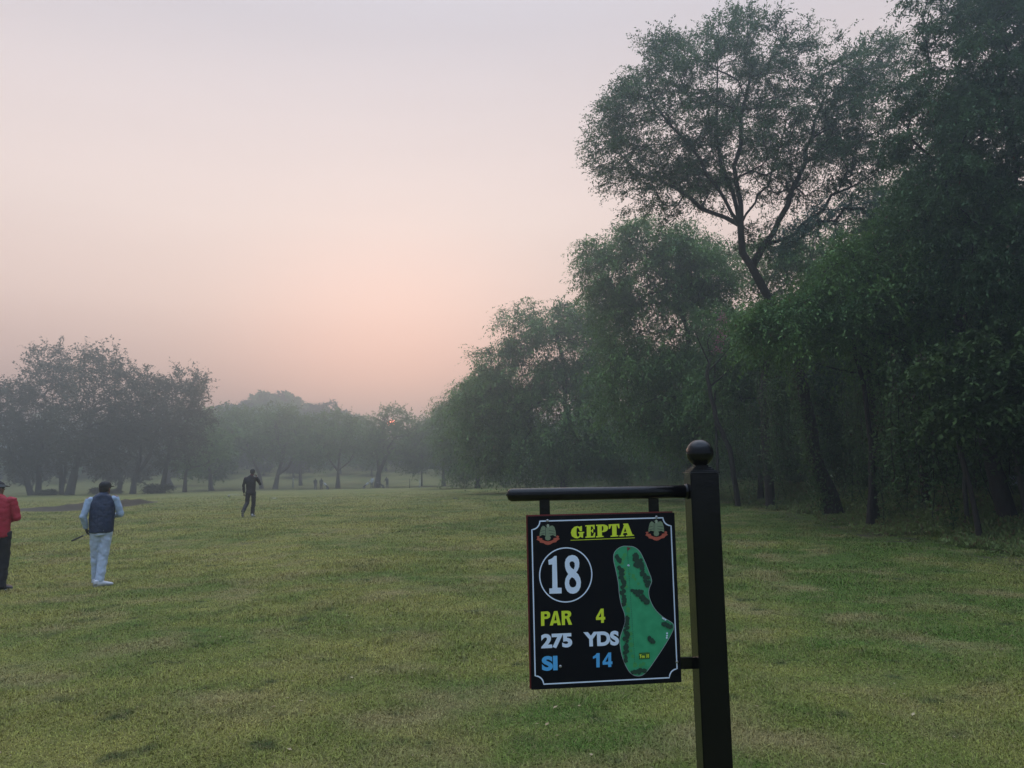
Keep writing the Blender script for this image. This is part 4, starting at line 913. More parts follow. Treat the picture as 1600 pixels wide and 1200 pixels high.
simple_figure('far grey figure bending over at the foot of the sun tree', fp(605, 120), GRY, GRY, lean=-.12, face=(-1, .1, 0), arm=dict(elL=(-.35, 0, 1.1), wrL=(-.55, .02, .95)))
BAGD = mat_simple('dark_bag_fabric', (.03, .03, .035), .7)
def trolley(label, foot, flip=1, topm=WHT, tilt=.75):
    root = empty('golf_trolley', foot); tag(root, label, 'golf trolley', 'golf trolleys far down the fairway')
    ax = V3(flip * math.sin(tilt), 0, math.cos(tilt)); a = V3(-flip * .28, 0, .28); b = a + ax * .85
    bm = bmesh.new(); ring_loft(bm, [a, a + ax * .3, b], [.13, .12, .135], seg=14); o = bm_obj('bag', bm, BAGD, root, True)
    bm = bmesh.new(); ring_loft(bm, [a + ax * .45, b + ax * .03], [.135, .15], seg=14); bm_obj('bag_hood', bm, topm, o, True)
    bm = bmesh.new()
    for k in range(6):
        u = V3(math.cos(k) * .06, math.sin(k) * .06, 0); ring_loft(bm, [b + u, b + u * 1.3 + ax * (.2 + .04 * (k % 3))], [.008, .008], seg=6); ell(bm, b + u * 1.4 + ax * (.24 + .04 * (k % 3)), (.035, .03, .03), None, 1)
    bm_obj('club_head', bm, STEEL, o)
    bm = bmesh.new(); ring_loft(bm, [a - ax * .12, b + ax * .1, b + ax * .35 + V3(flip * .12, 0, 0)], [.015, .015, .015], seg=6); ring_loft(bm, [V3(-flip * .2, -.28, .17), V3(-flip * .2, .28, .17)], [.012, .012], seg=6)
    ring_loft(bm, [V3(-flip * .2, 0, .17), a + ax * .1], [.012, .012], seg=6); bm_obj('frame', bm, STEEL, root)
    for sy in (-1, 1):
        bm = bmesh.new(); c = V3(-flip * .2, sy * .28, .17)
        r_ = bmesh.ops.create_cone(bm, cap_ends=True, segments=20, radius1=.16, radius2=.16, depth=.045); bmesh.ops.transform(bm, matrix=Matrix.Translation(c) @ Matrix.Rotation(R(90), 4, 'X'), verts=r_['verts']); w_ = bm_obj('wheel', bm, BLKR, root)
        bm = bmesh.new(); r_ = bmesh.ops.create_cone(bm, cap_ends=True, segments=16, radius1=.09, radius2=.09, depth=.055); bmesh.ops.transform(bm, matrix=Matrix.Translation(c) @ Matrix.Rotation(R(90), 4, 'X'), verts=r_['verts']); bm_obj('rim', bm, GREYS, w_)
trolley('white topped golf bag on a trolley right of the two dark figures', fp(510, 115), -1)
trolley('white topped golf bag on a trolley pulled by the figure in white', fp(571, 117), 1, tilt=.9)
trolley('dark golf bag on a trolley in front of the bending grey figure', fp(597, 119), -1, BAGD, tilt=1.05)
# small things on the grass
def post_thing(label, px, Y, h, r, mat, cat='post', name='white_post', cap_r=None):
    p = fp(px, Y); root = empty(name, p); tag(root, label, cat)
    bm = bmesh.new(); ring_loft(bm, [V3(0, 0, -.05), V3(0, 0, h)], [r, r * .9], seg=10); bm_obj('post', bm, mat, root, True)
    bm = bmesh.new(); ell(bm, V3(0, 0, h), (r * 1.5, r * 1.5, r * 1.0), None, 2); bm_obj('cap', bm, mat, root, True)
post_thing('short pale stake in the grass, the right one of two', 656, 100, 1.0, .045, WHT)
post_thing('faint greenish stake in the grass, the left one of two', 640, 102, 1.2, .04, GRY)
post_thing('white post in front of the bank right of the man in black', 458, 134, 1.5, .11, WHT)
post_thing('slim white pillar far up the bank, seen through the forked trunks', 557, 192, 3.0, .28, WHT, 'pillar', 'white_pillar')
def flat_thing(px, py, name, label, cat, rx, ry, hgt, mat):
    q = hit(px, py); root = empty(name, q); tag(root, label, cat); rng = np.random.RandomState(int(px))
    bm = bmesh.new(); ell(bm, V3(0, 0, hgt * .6), (rx, ry, hgt), None, 3)
    for v in bm.verts: v.co += Vector(rng.normal(size=3) * hgt * .12)
    bm_obj('plate', bm, mat, root, True)
flat_thing(428, 779, 'white_marker', 'flat white marker plate lying in the grass right of the man in black', 'marker', .16, .30, .03, WHT)
flat_thing(711, 780, 'dark_clod', 'small dark clod of earth lying on the middle of the fairway', 'clod', .12, .12, .05, BAGD)

rng = np.random.RandomState(17); n = 420; yy = 4 + 14 * rng.rand(n) ** 1.3; xx = (rng.rand(n) * 2 - 1) * (yy * .8 + 1); kk = (xx - edge_x(yy)) < .5; xx, yy = xx[kk], yy[kk]; n = len(xx)
q = np.stack([xx, yy, G(xx, yy) + .018 + .012 * rng.rand(n)], 1); dd = unit(rng.normal(size=(n, 3)) * [1, 1, .2]); LV, LF = leaf_cards(q, dd, .035 * (.5 + rng.rand(n)), .018 * (.5 + rng.rand(n)), rng, .9)
tag(link('fallen_leaves', np_mesh('fallen_leaves', LV, LF), mat_leaf('dry_leaf', (.20, .12, .05), (.42, .34, .20), trans=.1)), 'small dry leaves scattered on the turf', 'fallen leaves', kind='stuff')
# ------------------------------------------------------------------ the hole sign
PX = 1104.; DY = 2.36
s0 = P(PX, 930, DY); SG = empty('golf_hole_sign', (s0[0], DY, g(s0[0], DY)), R(1.0)); tag(SG, 'black square post with ball top carrying a black golf hole sign board numbered 18', 'sign')
gz_ = SG.location.z
BLKP = mat_simple('black_gloss_paint', (.0040, .0042, .0052), 0.2, spec=.28, var=.25, scale=14, bump=.04, bscale=60)
def lz(z): return z - gz_
hw = .0425; ztop = lz(1.632)
def bev_box(name, c, s, parent, mat, bev=.002):
    bm = bmesh.new(); box_bm(bm, c, s); bmesh.ops.bevel(bm, geom=bm.edges[:], offset=bev, segments=2, affect='EDGES'); return bm_obj(name, bm, mat, parent)
post = bev_box('post', (0, hw * .0, (ztop - .25) / 2), (hw * 2, hw * 2, ztop + .25), SG, BLKP, .003)
bm = bmesh.new(); z = ztop
box_bm(bm, (0, 0, z + .0015), (.091, .091, .003)); z += .003
for k in range(4): w_ = .078 - .013 * k; box_bm(bm, (0, 0, z + .0026), (w_, w_, .0052)); z += .0052
bmesh.ops.bevel(bm, geom=bm.edges[:], offset=.0007, segments=1, affect='EDGES'); capo = bm_obj('post_cap', bm, BLKP, SG)
bm = bmesh.new(); ring_loft(bm, [V3(0, 0, z - .004), V3(0, 0, z + .006), V3(0, 0, z + .012)], [.019, .014, .016], seg=24); bc = lz(1.693)
r_ = bmesh.ops.create_uvsphere(bm, u_segments=64, v_segments=40, radius=.0405); bmesh.ops.transform(bm, matrix=Matrix.Translation((0, 0, bc)), verts=r_['verts'])
r_ = bmesh.ops.create_cone(bm, cap_ends=True, segments=64, radius1=.0412, radius2=.0412, depth=.0012); bmesh.ops.transform(bm, matrix=Matrix.Translation((0, 0, bc - .002)), verts=r_['verts'])
bm_obj('ball_finial', bm, BLKP, SG, True)
zr = lz(1.578); rl = -.592
bm = bmesh.new(); ring_loft(bm, [V3(rl + .006, 0, zr), V3(rl + .008, 0, zr), V3(rl + .018, 0, zr), V3(-hw, 0, zr)], [.010, .015, .0195, .0195], seg=40); rail = bm_obj('rail', bm, BLKP, SG, True)
bm = bmesh.new(); ring_loft(bm, [V3(-hw - .008, 0, zr), V3(-hw + .001, 0, zr)], [.0215, .0245], seg=40); bm_obj('weld_collar', bm, BLKP, rail, True)
PW, PH = .446, .493; pcx = -.3065; ptop = lz(1.5155); pyaw = R(5.5); 
pan = empty('sign_board', (pcx, -.014, ptop - PH / 2)); pan.parent = SG; pan.rotation_euler = (0, 0, pyaw)
BOARD = mat_simple('black_board_print', (.0035, .0042, .0075), .42, spec=.16, var=.2, scale=6, bump=.08, bscale=10)
REDB = mat_simple('dull_red_backing', (.16, .018, .016), .7)
bev_box('board', (0, 0, 0), (PW, .006, PH), pan, BOARD, .0008)
bev_box('backing_board', (-.0035, .0075, .0025), (PW, .008, PH + .002), pan, REDB, .0008)
bev_box('backing_frame', (0, .0145, 0), (PW - .03, .005, PH - .03), pan, BLKP, .0008)
for px_ in (854, 1025.5):
    xx = (px_ - (PX - 5)) / 1210 * 2.35; bev_box('hanger', (xx, -.014 + (xx - pcx) * math.sin(pyaw) + .0225, (zr - .015 + ptop - .02) / 2), (.031, .010, zr - .015 - ptop + .02), SG, BLKP, .001)
bev_box('side_bracket', (-.063, .012, lz(1.075)), (.052, .012, .033), SG, BLKP, .001)

# art: coordinates read off the board, mapped to the board by its corners
Q = [np.array(v, float) for v in ((122, 393), (752, 383), (785, 1098), (145, 1130))]
def UV(x, y):
    u = v = .5
    for _ in range(12):
        p = (1 - u) * (1 - v) * Q[0] + u * (1 - v) * Q[1] + u * v * Q[2] + (1 - u) * v * Q[3]
        du = (1 - v) * (Q[1] - Q[0]) + v * (Q[2] - Q[3]); dv = (1 - u) * (Q[3] - Q[0]) + u * (Q[2] - Q[1])
        J_ = np.array([du, dv]).T; d_ = np.linalg.solve(J_, np.array([x, y]) - p); u += d_[0]; v += d_[1]
    return u, v
def B(x, y):
    u, v = UV(x, y); return ((u - .5) * PW, (.5 - v) * PH)
WHTP = mat_simple('white_print', (.68, .78, .92), .5, var=.06); YELP = mat_simple('yellow_green_print', (.66, .78, .035), .5, var=.06); BLUP = mat_simple('sky_blue_print', (.085, .40, .76), .5, var=.06)
GRYP = mat_simple('grey_white_print', (.42, .44, .50), .5, var=.06)
def m_print(name, c1, c2, sc):
    m = mat_simple(name, c1, .5); mx = [n for n in m.node_tree.nodes if n.type == 'MIX'][0]; mx.inputs['A'].default_value = (*c1, 1); mx.inputs['B'].default_value = (*c2, 1)
    nz = [n for n in m.node_tree.nodes if n.type == 'TEX_NOISE'][0]; nz.inputs['Scale'].default_value = sc; nz.inputs['Detail'].default_value = 6; return m
MAPG = m_print('fairway_print', (.012, .23, .09), (.05, .40, .19), 40); MAPD = m_print('tree_print', (.006, .022, .020), (.015, .07, .035), 160); MAPL = m_print('light_green_print', (.03, .26, .10), (.07, .33, .07), 90)
EAG = m_print('khaki_feather_print', (.12, .18, .10), (.26, .32, .20), 300); RIB = m_print('orange_red_ribbon_print', (.38, .06, .035), (.50, .13, .08), 200); DGRY = mat_simple('dark_print', (.012, .02, .03), .5); FLAGR = mat_simple('dark_red_print', (.16, .02, .03), .5); LABG = mat_simple('label_green_print', (.03, .12, .02), .5)
def flat(name, polys, mat, layer, parent=pan, raw=False):
    """polys: list of outlines in board-reading coordinates; lays them just proud of the board"""
    bm = bmesh.new(); y = -.003 - .0004 * layer
    for po in polys:
        pts = [p if raw else B(*p) for p in po]; vs_ = [bm.verts.new((p[0], y, p[1])) for p in pts]
        es = [bm.edges.new((vs_[i], vs_[(i + 1) % len(vs_)])) for i in range(len(vs_))]
        bmesh.ops.triangle_fill(bm, use_beauty=True, edges=es)
    for f in bm.faces:
        if f.normal.y > 0: f.normal_flip()
    me = bpy.data.meshes.new(name); bm.to_mesh(me); bm.free(); return link(name, me, mat, parent)
def strip(pts, w_, closed=False):
    """outline polygons (quads) along a path, in metres on the board"""
    pts = [np.array(p) for p in pts]; n = len(pts); out = []; L_, R_ = [], []
    for i in range(n):
        a = pts[(i - 1) % n] if (closed or i > 0) else pts[i]; b = pts[(i + 1) % n] if (closed or i < n - 1) else pts[i]
        t_ = (b - a) / (np.linalg.norm(b - a) + 1e-12); nn = np.array([-t_[1], t_[0]]) * w_ / 2; L_.append(pts[i] + nn); R_.append(pts[i] - nn)
    for i in range(n if closed else n - 1):
        j = (i + 1) % n; out.append([tuple(L_[i]), tuple(L_[j]), tuple(R_[j]), tuple(R_[i])])
    return out
def quads(name, qs, mat, layer, parent=pan):
    y = -.003 - .0004 * layer; V = np.array([(p[0], y, p[1]) for q in qs for p in q]); F = np.arange(len(V)).reshape(-1, 4)
    me = np_mesh(name, V, F); return link(name, me, mat, parent)
# border line with scooped corners
bl, br, bt, bb, cr_ = -.5 * PW + .0115, .5 * PW - .0125, .5 * PH - .0145, -.5 * PH + .0145, .024
path = []
for cx, cz, a0 in ((bl, bt, 0), (br, bt, -90), (br, bb, -180), (bl, bb, -270)):
    path += [(cx + cr_ * math.cos(R(a)), cz + cr_ * math.sin(R(a))) for a in np.linspace(a0 + 0 if True else 0, a0 - 90, 9)][::-1] if False else []
def arc(cx, cz, a0, a1, n=9): return [(cx + cr_ * math.cos(R(a)), cz + cr_ * math.sin(R(a))) for a in np.linspace(a0, a1, n)]
e_ = .0035
path = arc(bl, bt, -90, 0) + [(bl + cr_ + .001, bt + e_ - e_)] + [(br - cr_ - .001, bt)] + arc(br, bt, 180, 270) + arc(br, bb, 90, 180) + arc(bl, bb, 0, 90)
quads('border_line', strip(path, .0036, True), WHTP, 1)
# GEPTA
def GL_(x, y): return (x, y)
gep = {
 'G': [(352, 437), (352, 459), (343, 459), (338, 447), (331, 443), (329, 452), (329, 473), (332, 482), (337, 483), (341, 479), (341, 469), (336, 468), (336, 463), (362, 462), (362, 467), (357, 468), (357, 487), (351, 487), (347, 483), (335, 490), (322, 489), (309, 480), (305, 465), (309, 450), (320, 440), (331, 437), (343, 440), (347, 437)],
 'E': [(366, 434), (406, 432), (407, 451), (402, 451), (397, 439), (390, 439), (390, 456), (394, 456), (397, 450), (400, 450), (400, 467), (397, 467), (394, 461), (390, 461), (390, 481), (399, 480), (405, 466), (409, 466), (408, 486), (367, 488), (367, 483), (373, 482), (372, 439), (366, 439)],
 'P': [(412, 432), (444, 431), (456, 434), (463, 441), (464, 450), (459, 459), (447, 464), (438, 464), (438, 480), (445, 481), (445, 485), (413, 487), (413, 482), (419, 481), (418, 437), (412, 437)],
 'T': [(466, 431), (512, 429), (513, 448), (508, 448), (503, 435), (500, 435), (501, 478), (508, 479), (508, 483), (475, 485), (475, 480), (482, 479), (481, 436), (478, 436), (472, 450), (467, 450)],
 'A': [(529, 428), (550, 428), (569, 476), (576, 477), (576, 481), (541, 483), (541, 478), (548, 477), (545, 468), (530, 469), (528, 478), (534, 479), (534, 483), (513, 484), (513, 479), (518, 478), (533, 434), (529, 434)]}
holes = {'P': [(437, 437), (443, 440), (444, 450), (442, 457), (437, 459)], 'A': [(537, 447), (543, 463), (532, 464)]}
ttl = flat('title_lettering', list(gep.values()), YELP, 1); flat('letter_counter', list(holes.values()), BOARD, 2, ttl)
quads('title_underline', strip([B(304, 498), B(579, 490)], .0016), YELP, 1)
# ring and 18
cen = (285, 646); quads('number_ring', strip([B(cen[0] + 110.5 * math.cos(a), cen[1] + 115.5 * math.sin(a)) for a in np.linspace(0, 2 * math.pi, 73)[:-1]], .0034, True), WHTP, 1)
def c18(pts): return [(116 + (x) * .341, 369 + (y) * .3405 - 0) for x, y in pts]   # from an enlarged reading
def k18(pts): return [((820 + x / 8.0 - 780) * 2.7275, (795 + y / 8.0 - 660) * 2.7275) for x, y in pts]
one = k18([(296, 628), (345, 605), (375, 576), (400, 576), (414, 975), (464, 976), (466, 1046), (314, 1050), (312, 984), (350, 982), (345, 683), (303, 687)])
def ringpts(cx, cy, rx, ry, n=36): return k18([(cx + rx * math.cos(t_), cy + ry * math.sin(t_)) for t_ in np.linspace(0, 2 * math.pi, n, endpoint=False)])
eight_o = k18([(590, 566), (625, 572), (655, 592), (675, 625), (683, 668), (680, 715), (664, 758), (645, 785), (672, 812), (694, 855), (705, 905), (700, 965), (680, 1012), (648, 1042), (610, 1052), (570, 1046), (535, 1020), (512, 975), (504, 920), (512, 865), (530, 828), (545, 806), (520, 765), (505, 715), (503, 660), (515, 615), (545, 580)])
e_top = k18([(590, 645), (610, 650), (624, 672), (626, 705), (618, 735), (612, 748), (585, 728), (565, 700), (560, 670), (570, 652)]); e_bot = k18([(592, 845), (620, 862), (642, 895), (648, 925), (640, 955), (620, 970), (596, 972), (572, 960), (558, 925), (560, 885), (574, 860)])
num = flat('hole_number', [one, eight_o], WHTP, 1); flat('digit_counter', [e_top, e_bot], BOARD, 2, num)
# words set in a bold sans
def word(name, txt, box, mat, layer=1, off=.05, parent=pan, space=1.0):
    cu = bpy.data.curves.new(name, 'FONT'); cu.body = txt; cu.size = 1; cu.offset = off; cu.resolution_u = 6; cu.space_character = space
    o = bpy.data.objects.new(name, cu); COL.objects.link(o); dg = bpy.context.evaluated_depsgraph_get(); me = bpy.data.meshes.new_from_object(o.evaluated_get(dg)); bpy.data.objects.remove(o)
    co = np.array([v.co[:] for v in me.vertices]); mn, mx_ = co.min(0), co.max(0); x0, y0, x1, y1 = box
    p0 = np.array(B(x0, (y0 + y1) / 2)); p1 = np.array(B(x1, (y0 + y1) / 2)); q0 = B((x0 + x1) / 2, y0)[1]; q1 = B((x0 + x1) / 2, y1)[1]
    for v in me.vertices:
        u = (v.co.x - mn[0]) / (mx_[0] - mn[0]); w_ = (v.co.y - mn[1]) / (mx_[1] - mn[1]); v.co = (p0[0] + (p1[0] - p0[0]) * u, -.003 - .0004 * layer, q1 + (q0 - q1) * w_)
    me.name = name; me.materials.clear(); return link(name, me, mat, parent)
def k4(pts): return [((825 + x / 8.273 - 780) * 2.7275, (935 + y / 8.273 - 660) * 2.7275) for x, y in pts]
def cut_word(name, outs, holes_, mat):
    o = flat(name, [k4(p) for p in outs], mat, 1); flat('letter_counter', [k4(p) for p in holes_], BOARD, 2, o); return o
cut_word('par_lettering', [[(178, 158), (265, 153), (290, 170), (298, 200), (290, 232), (262, 250), (222, 253), (224, 338), (181, 341)], [(345, 152), (388, 150), (434, 330), (392, 332), (385, 303), (340, 306), (332, 334), (291, 336)],
    [(440, 150), (520, 147), (552, 155), (565, 180), (562, 210), (540, 234), (578, 325), (533, 327), (505, 248), (485, 248), (487, 330), (447, 331)]],
    [[(221, 188), (250, 187), (257, 202), (250, 218), (222, 220)], [(366, 195), (378, 270), (349, 272)], [(482, 182), (512, 181), (524, 196), (514, 212), (484, 214)]], YELP)
cut_word('par_number', [[(945, 125), (983, 122), (986, 228), (1004, 228), (1005, 262), (987, 262), (988, 303), (952, 305), (950, 266), (885, 268), (884, 235)]], [[(950, 175), (950, 230), (918, 232)]], YELP)
cut_word('stroke_number', [[(897, 690), (935, 688), (936, 868), (894, 870), (892, 745), (850, 762), (847, 733), (878, 715)], [(1048, 682), (1083, 680), (1085, 794), (1101, 794), (1101, 828), (1086, 828), (1087, 862), (1047, 865), (1045, 832), (974, 836), (972, 800)]], [[(1046, 730), (1046, 796), (1010, 798)]], BLUP)
word('yards_number', '275', (183, 894, 314, 956), WHTP); word('yards_lettering', 'YDS', (362, 886, 513, 948), WHTP)
word('stroke_lettering', 'SI', (187, 988, 253, 1050), BLUP)
# emblems
def emblem(dx, dy):
    f = lambda pts: [((820 + x / 8.0 - 780) * 2.7275 + dx, (795 + y / 8.0 - 660) * 2.7275 + dy) for x, y in pts]
    body = f([(258, 178), (272, 190), (275, 175), (290, 170), (304, 182), (304, 212), (318, 196), (345, 190), (368, 212), (384, 262), (390, 330), (372, 325), (352, 312), (330, 318), (314, 322), (325, 345), (316, 372), (288, 380), (262, 370), (254, 346), (262, 322), (238, 312), (216, 308), (200, 322), (184, 322), (192, 262), (206, 212), (226, 192), (248, 200), (262, 220), (276, 214), (270, 200)])
    em = flat('emblem', [body], EAG, 2)
    flat('emblem_head', [f([(275, 178), (290, 170), (304, 182), (304, 214), (278, 212)])], mat_simple('pale_feather_print', (.34, .40, .30), .5), 3, em)
    flat('emblem_ribbon', [f([(148, 368), (162, 345), (150, 330), (175, 320), (190, 332), (176, 345), (222, 352), (215, 366), (250, 384), (290, 392), (330, 384), (362, 366), (356, 352), (402, 344), (388, 330), (402, 318), (428, 326), (420, 346), (436, 364), (402, 384), (392, 402), (350, 410), (320, 430), (290, 436), (258, 428), (236, 412), (192, 406), (186, 386)])], RIB, 3, em)
    flat('emblem_feather_line', [f([(257, 222), (262, 222), (262, 318), (257, 318)]), f([(196, 262), (250, 250), (250, 254), (196, 268)]), f([(200, 296), (252, 284), (252, 288), (200, 302)]), f([(300, 250), (376, 262), (377, 267), (300, 255)]), f([(302, 284), (384, 300), (384, 305), (302, 289)])], DGRY, 3, em)
emblem(0, 0); emblem(465, -14)
# course map
MP = [(545, 525), (575, 529), (600, 548), (622, 590), (640, 635), (653, 672), (645, 698), (640, 720), (645, 750), (665, 790), (700, 825), (738, 848), (749, 862), (745, 885), (720, 930), (680, 990), (640, 1045), (615, 1068), (590, 1072), (565, 1062), (545, 1035), (528, 995), (518, 950), (517, 915), (528, 880), (538, 845), (535, 810), (522, 775), (513, 730), (508, 680), (498, 630), (488, 585), (490, 555), (505, 536), (525, 526)]
def smooth_closed(pts, k=6):
    out = []; n = len(pts); A = [np.array(p, float) for p in pts]
    for i in range(n):
        p0, p1, p2, p3 = A[i - 1], A[i], A[(i + 1) % n], A[(i + 2) % n]
        for j in range(k):
            t_ = j / k; out.append(tuple(.5 * ((2 * p1) + (-p0 + p2) * t_ + (2 * p0 - 5 * p1 + 4 * p2 - p3) * t_ ** 2 + (-p0 + 3 * p1 - 3 * p2 + p3) * t_ ** 3)))
    return out
MPS = smooth_closed(MP); cm = flat('course_map', [MPS], MAPG, 1); quads('map_outline', strip([B(*p) for p in MPS], .0011, True), GRYP, 5, cm)
rngm = np.random.RandomState(8)
from mathutils.geometry import tessellate_polygon
def inside(p, poly):
    x, y = p; c = False; n = len(poly)
    for i in range(n):
        x1, y1 = poly[i]; x2, y2 = poly[(i + 1) % n]
        if (y1 > y) != (y2 > y) and x < (x2 - x1) * (y - y1) / (y2 - y1) + x1: c = not c
    return c
def clumps(segs, lo=6, hi=11):
    """ragged tree clumps, kept inside the map outline"""
    out = []
    for x0, y0, x1, y1, wd, n in segs:
        for k in range(n):
            t_ = k / max(1, n - 1); c = (x0 + (x1 - x0) * t_ + rngm.uniform(-wd, wd), y0 + (y1 - y0) * t_ + rngm.uniform(-wd, wd) * .6); r0 = rngm.uniform(lo, hi)
            po = []
            for a in np.linspace(0, 2 * math.pi, 13)[:-1]:
                rr = r0 * rngm.uniform(.75, 1.2)
                while rr > .5 and not inside((c[0] + rr * math.cos(a), c[1] + rr * math.sin(a)), MPS): rr -= .7
                po.append((c[0] + rr * math.cos(a), c[1] + rr * math.sin(a)))
            if inside(c, MPS): out.append(po)
    return out
def clump_obj(name, cl, mat, l0):
    for i, sub in enumerate(np.array_split(np.arange(len(cl)), 3)):
        pass
    bm = bmesh.new()
    for i, po in enumerate(cl):
        y = -.003 - .0004 * l0 - .00002 * i; vs_ = [bm.verts.new((B(*p)[0], y, B(*p)[1])) for p in po]; f = bm.faces.new(vs_)
        f.normal_update()
        if f.normal.y > 0: f.normal_flip()
    me = bpy.data.meshes.new(name); bm.to_mesh(me); bm.free(); return link(name, me, mat, cm)
clump_obj('map_light_print', clumps([(530, 560, 536, 700, 8, 8), (552, 800, 570, 990, 6, 9), (560, 640, 600, 680, 12, 5), (575, 1030, 625, 1020, 8, 5), (535, 745, 548, 790, 5, 4)], 6, 10), MAPL, 2)
clump_obj('map_tree_print', clumps([(504, 565, 512, 590, 4, 5), (518, 620, 532, 690, 7, 11), (526, 705, 536, 770, 7, 9), (578, 560, 592, 610, 6, 9), (598, 585, 638, 690, 9, 18), (572, 715, 610, 720, 8, 9), (600, 735, 640, 770, 11, 13), (545, 830, 545, 850, 4, 4), (545, 850, 540, 1005, 7, 17),
    (575, 1055, 625, 1048, 6, 10), (640, 915, 665, 932, 6, 7), (705, 855, 735, 868, 5, 7)], 7, 12), MAPD, 3)
clump_obj('map_bunker', clumps([(721, 895, 719, 914, 1, 3), (552, 607, 552, 608, 3, 3), (712, 838, 700, 832, 3, 3)], 3, 4.5), WHTP, 4)
dash = []; a_ = np.array([547., 545.]); b_ = np.array([582., 1025.]); nd_ = 62
for k in range(nd_): dash += strip([B(*(a_ + (b_ - a_) * (k / nd_))), B(*(a_ + (b_ - a_) * ((k + .55) / nd_)))], .0011)
quads('map_dashed_line', dash, DGRY, 5, cm); flat('map_flag', [[(545, 528), (562, 535), (547, 545)]], FLAGR, 5, cm)
lab = flat('map_label', [[(598, 976), (645, 974), (646, 1001), (599, 1003)]], LABG, 4, cm); word('map_label_lettering', 'Tee 18', (601, 982, 642, 997), YELP, 5, .02, lab)
# rivets
for x, y in ((205, 412), (673, 401), (265, 1032), (764, 1014)):
    bm = bmesh.new(); q = B(x, y); r_ = bmesh.ops.create_uvsphere(bm, u_segments=16, v_segments=10, radius=.0042); bmesh.ops.transform(bm, matrix=Matrix.Translation((q[0], -.0035, q[1])) @ Matrix.Diagonal((1, .7, 1, 1)), verts=r_['verts']); bm_obj('rivet', bm, STEEL, pan, True)
# ------------------------------------------------------------------ grass blades
def mat_grass():
    m, t, N, L = new_mat('grass_blades'); geo = N.new('ShaderNodeNewGeometry'); c, noise, mapr, mix, add = lawn_colour(t, geo.outputs['Position'])
    hv = N.new('ShaderNodeHueSaturation'); L.new(c, hv.inputs['Color']); L.new(mapr(geo.outputs['Random Per Island'], 0, 1, .5, 1.75), hv.inputs['Value'])
    lt = N.new('ShaderNodeMath'); lt.operation = 'FRACT'; ml = N.new('ShaderNodeMath'); ml.operation = 'MULTIPLY'; ml.inputs[1].default_value = 37.7; L.new(geo.outputs['Random Per Island'], ml.inputs[0]); L.new(ml.outputs[0], lt.inputs[0])
    c2 = mix(mapr(lt.outputs[0], .74, .80, 0, .6), hv.outputs[0], (.27, .22, .10))
    d = N.new('ShaderNodeBsdfPrincipled'); L.new(c2, d.inputs['Base Color']); d.inputs['Roughness'].default_value = .6; d.inputs['Specular IOR Level'].default_value = .15
    tr = N.new('ShaderNodeBsdfTranslucent'); L.new(c2, tr.inputs['Color']); ms = N.new('ShaderNodeMixShader'); ms.inputs[0].default_value = .2; L.new(d.outputs[0], ms.inputs[1]); L.new(tr.outputs[0], ms.inputs[2]); L.new(ms.outputs[0], out_of(t).inputs[0]); return m
rng = np.random.RandomState(99); NB = 2250000
y0, y1, pw_ = 3.4, 70.0, 1.0
u = rng.rand(NB); a = -.30; yy = (y0 ** a + u * (y1 ** a - y0 ** a)) ** (1 / a)
xx = (rng.rand(NB) * 2 - 1) * (yy * .82 + 2.4)
keep = ((xx - edge_x(yy)) < .9 + .5 * rng.rand(NB)) & (rng.rand(NB) < np.clip((72 - yy) / 34, 0, 1)); xx, yy = xx[keep], yy[keep]
dens = vnoise(xx, yy, .30, 11) * .55 + vnoise(xx, yy, .09, 12) * .45; soil_ = np.clip(1.3 - np.abs(xx - edge_x(yy) + 1.0) / .9, 0, 1) * .40 * (yy < 55)
worn = np.clip((vnoise(xx, yy, 1.1, 15) * .6 + vnoise(xx, yy, .4, 16) * .4 - .62) / .08, 0, 1)
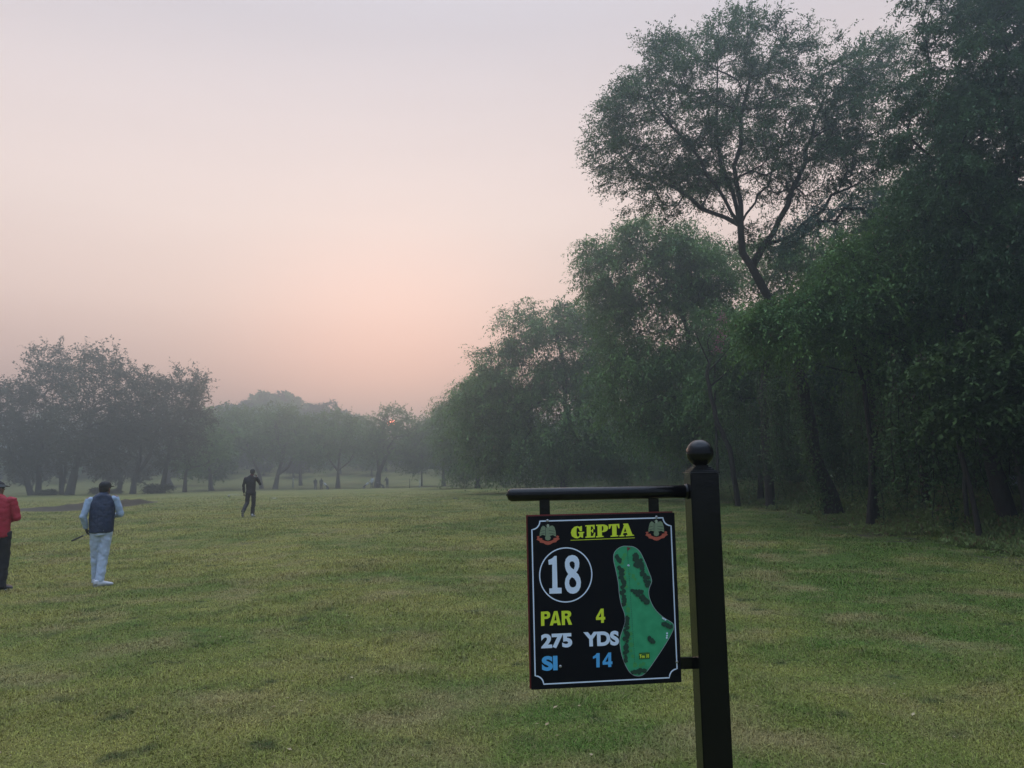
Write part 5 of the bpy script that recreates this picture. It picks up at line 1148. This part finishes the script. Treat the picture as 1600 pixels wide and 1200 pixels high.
keep = dens + .45 * rng.rand(len(xx)) > .26 + soil_ + worn * .2; xx, yy, dens = xx[keep], yy[keep], dens[keep]; n = len(xx)
tall = np.clip(vnoise(xx, yy, .45, 13) * .5 + vnoise(xx, yy, 1.4, 14) * .5, 0, 1)
h = (.012 + .052 * tall ** 2.2) * (.5 + rng.rand(n)) * (yy / 6) ** .28
ang = rng.rand(n) * 6.283; ln = h * (.5 + 1.5 * rng.rand(n)); wd = .0021 * (yy / 4) ** .62 * (.6 + .8 * rng.rand(n))
b = np.stack([xx, yy, G(xx, yy) - .004], 1); dx = np.stack([np.cos(ang), np.sin(ang), np.zeros(n)], 1); sd = np.stack([-np.sin(ang), np.cos(ang), np.zeros(n)], 1) * wd[:, None]
up = np.array([0, 0, 1.]); mid = b + dx * (ln * .35)[:, None] + up * (h * .75)[:, None]; tip = b + dx * ln[:, None] + up * (h * (.55 + .5 * rng.rand(n)))[:, None]
V = np.stack([b - sd, b + sd, mid + sd * .8, mid - sd * .8, tip], 1).reshape(-1, 3); o_ = np.arange(n)[:, None] * 5
tag(link('grass', np_mesh('grass', V, [o_ + np.array([[0, 1, 2, 3]]), o_ + np.array([[3, 2, 4]])]), mat_grass()), 'short rough turf of the golf fairway', 'grass', kind='stuff')
print('blades', n)
# ------------------------------------------------------------------ haze
bm = bmesh.new(); bmesh.ops.create_cube(bm, size=1)
HB = ((-265, 265), (-65, 425), (-1.8, 30))
bmesh.ops.transform(bm, matrix=Matrix.Translation([(a + b) / 2 for a, b in HB]) @ Matrix.Diagonal((*[b - a for a, b in HB], 1)), verts=bm.verts)
me = bpy.data.meshes.new('haze'); bm.to_mesh(me); bm.free()
m, t, N, L = new_mat('haze'); v = N.new('ShaderNodeVolumePrincipled'); v.inputs['Color'].default_value = (*HAZE_COLOR, 1); v.inputs['Density'].default_value = HAZE_DENSITY; v.inputs['Anisotropy'].default_value = 0.74
L.new(v.outputs[0], out_of(t).inputs['Volume'])
tag(link('haze', me, m), 'thin morning haze over the fairway', 'haze', kind='stuff')
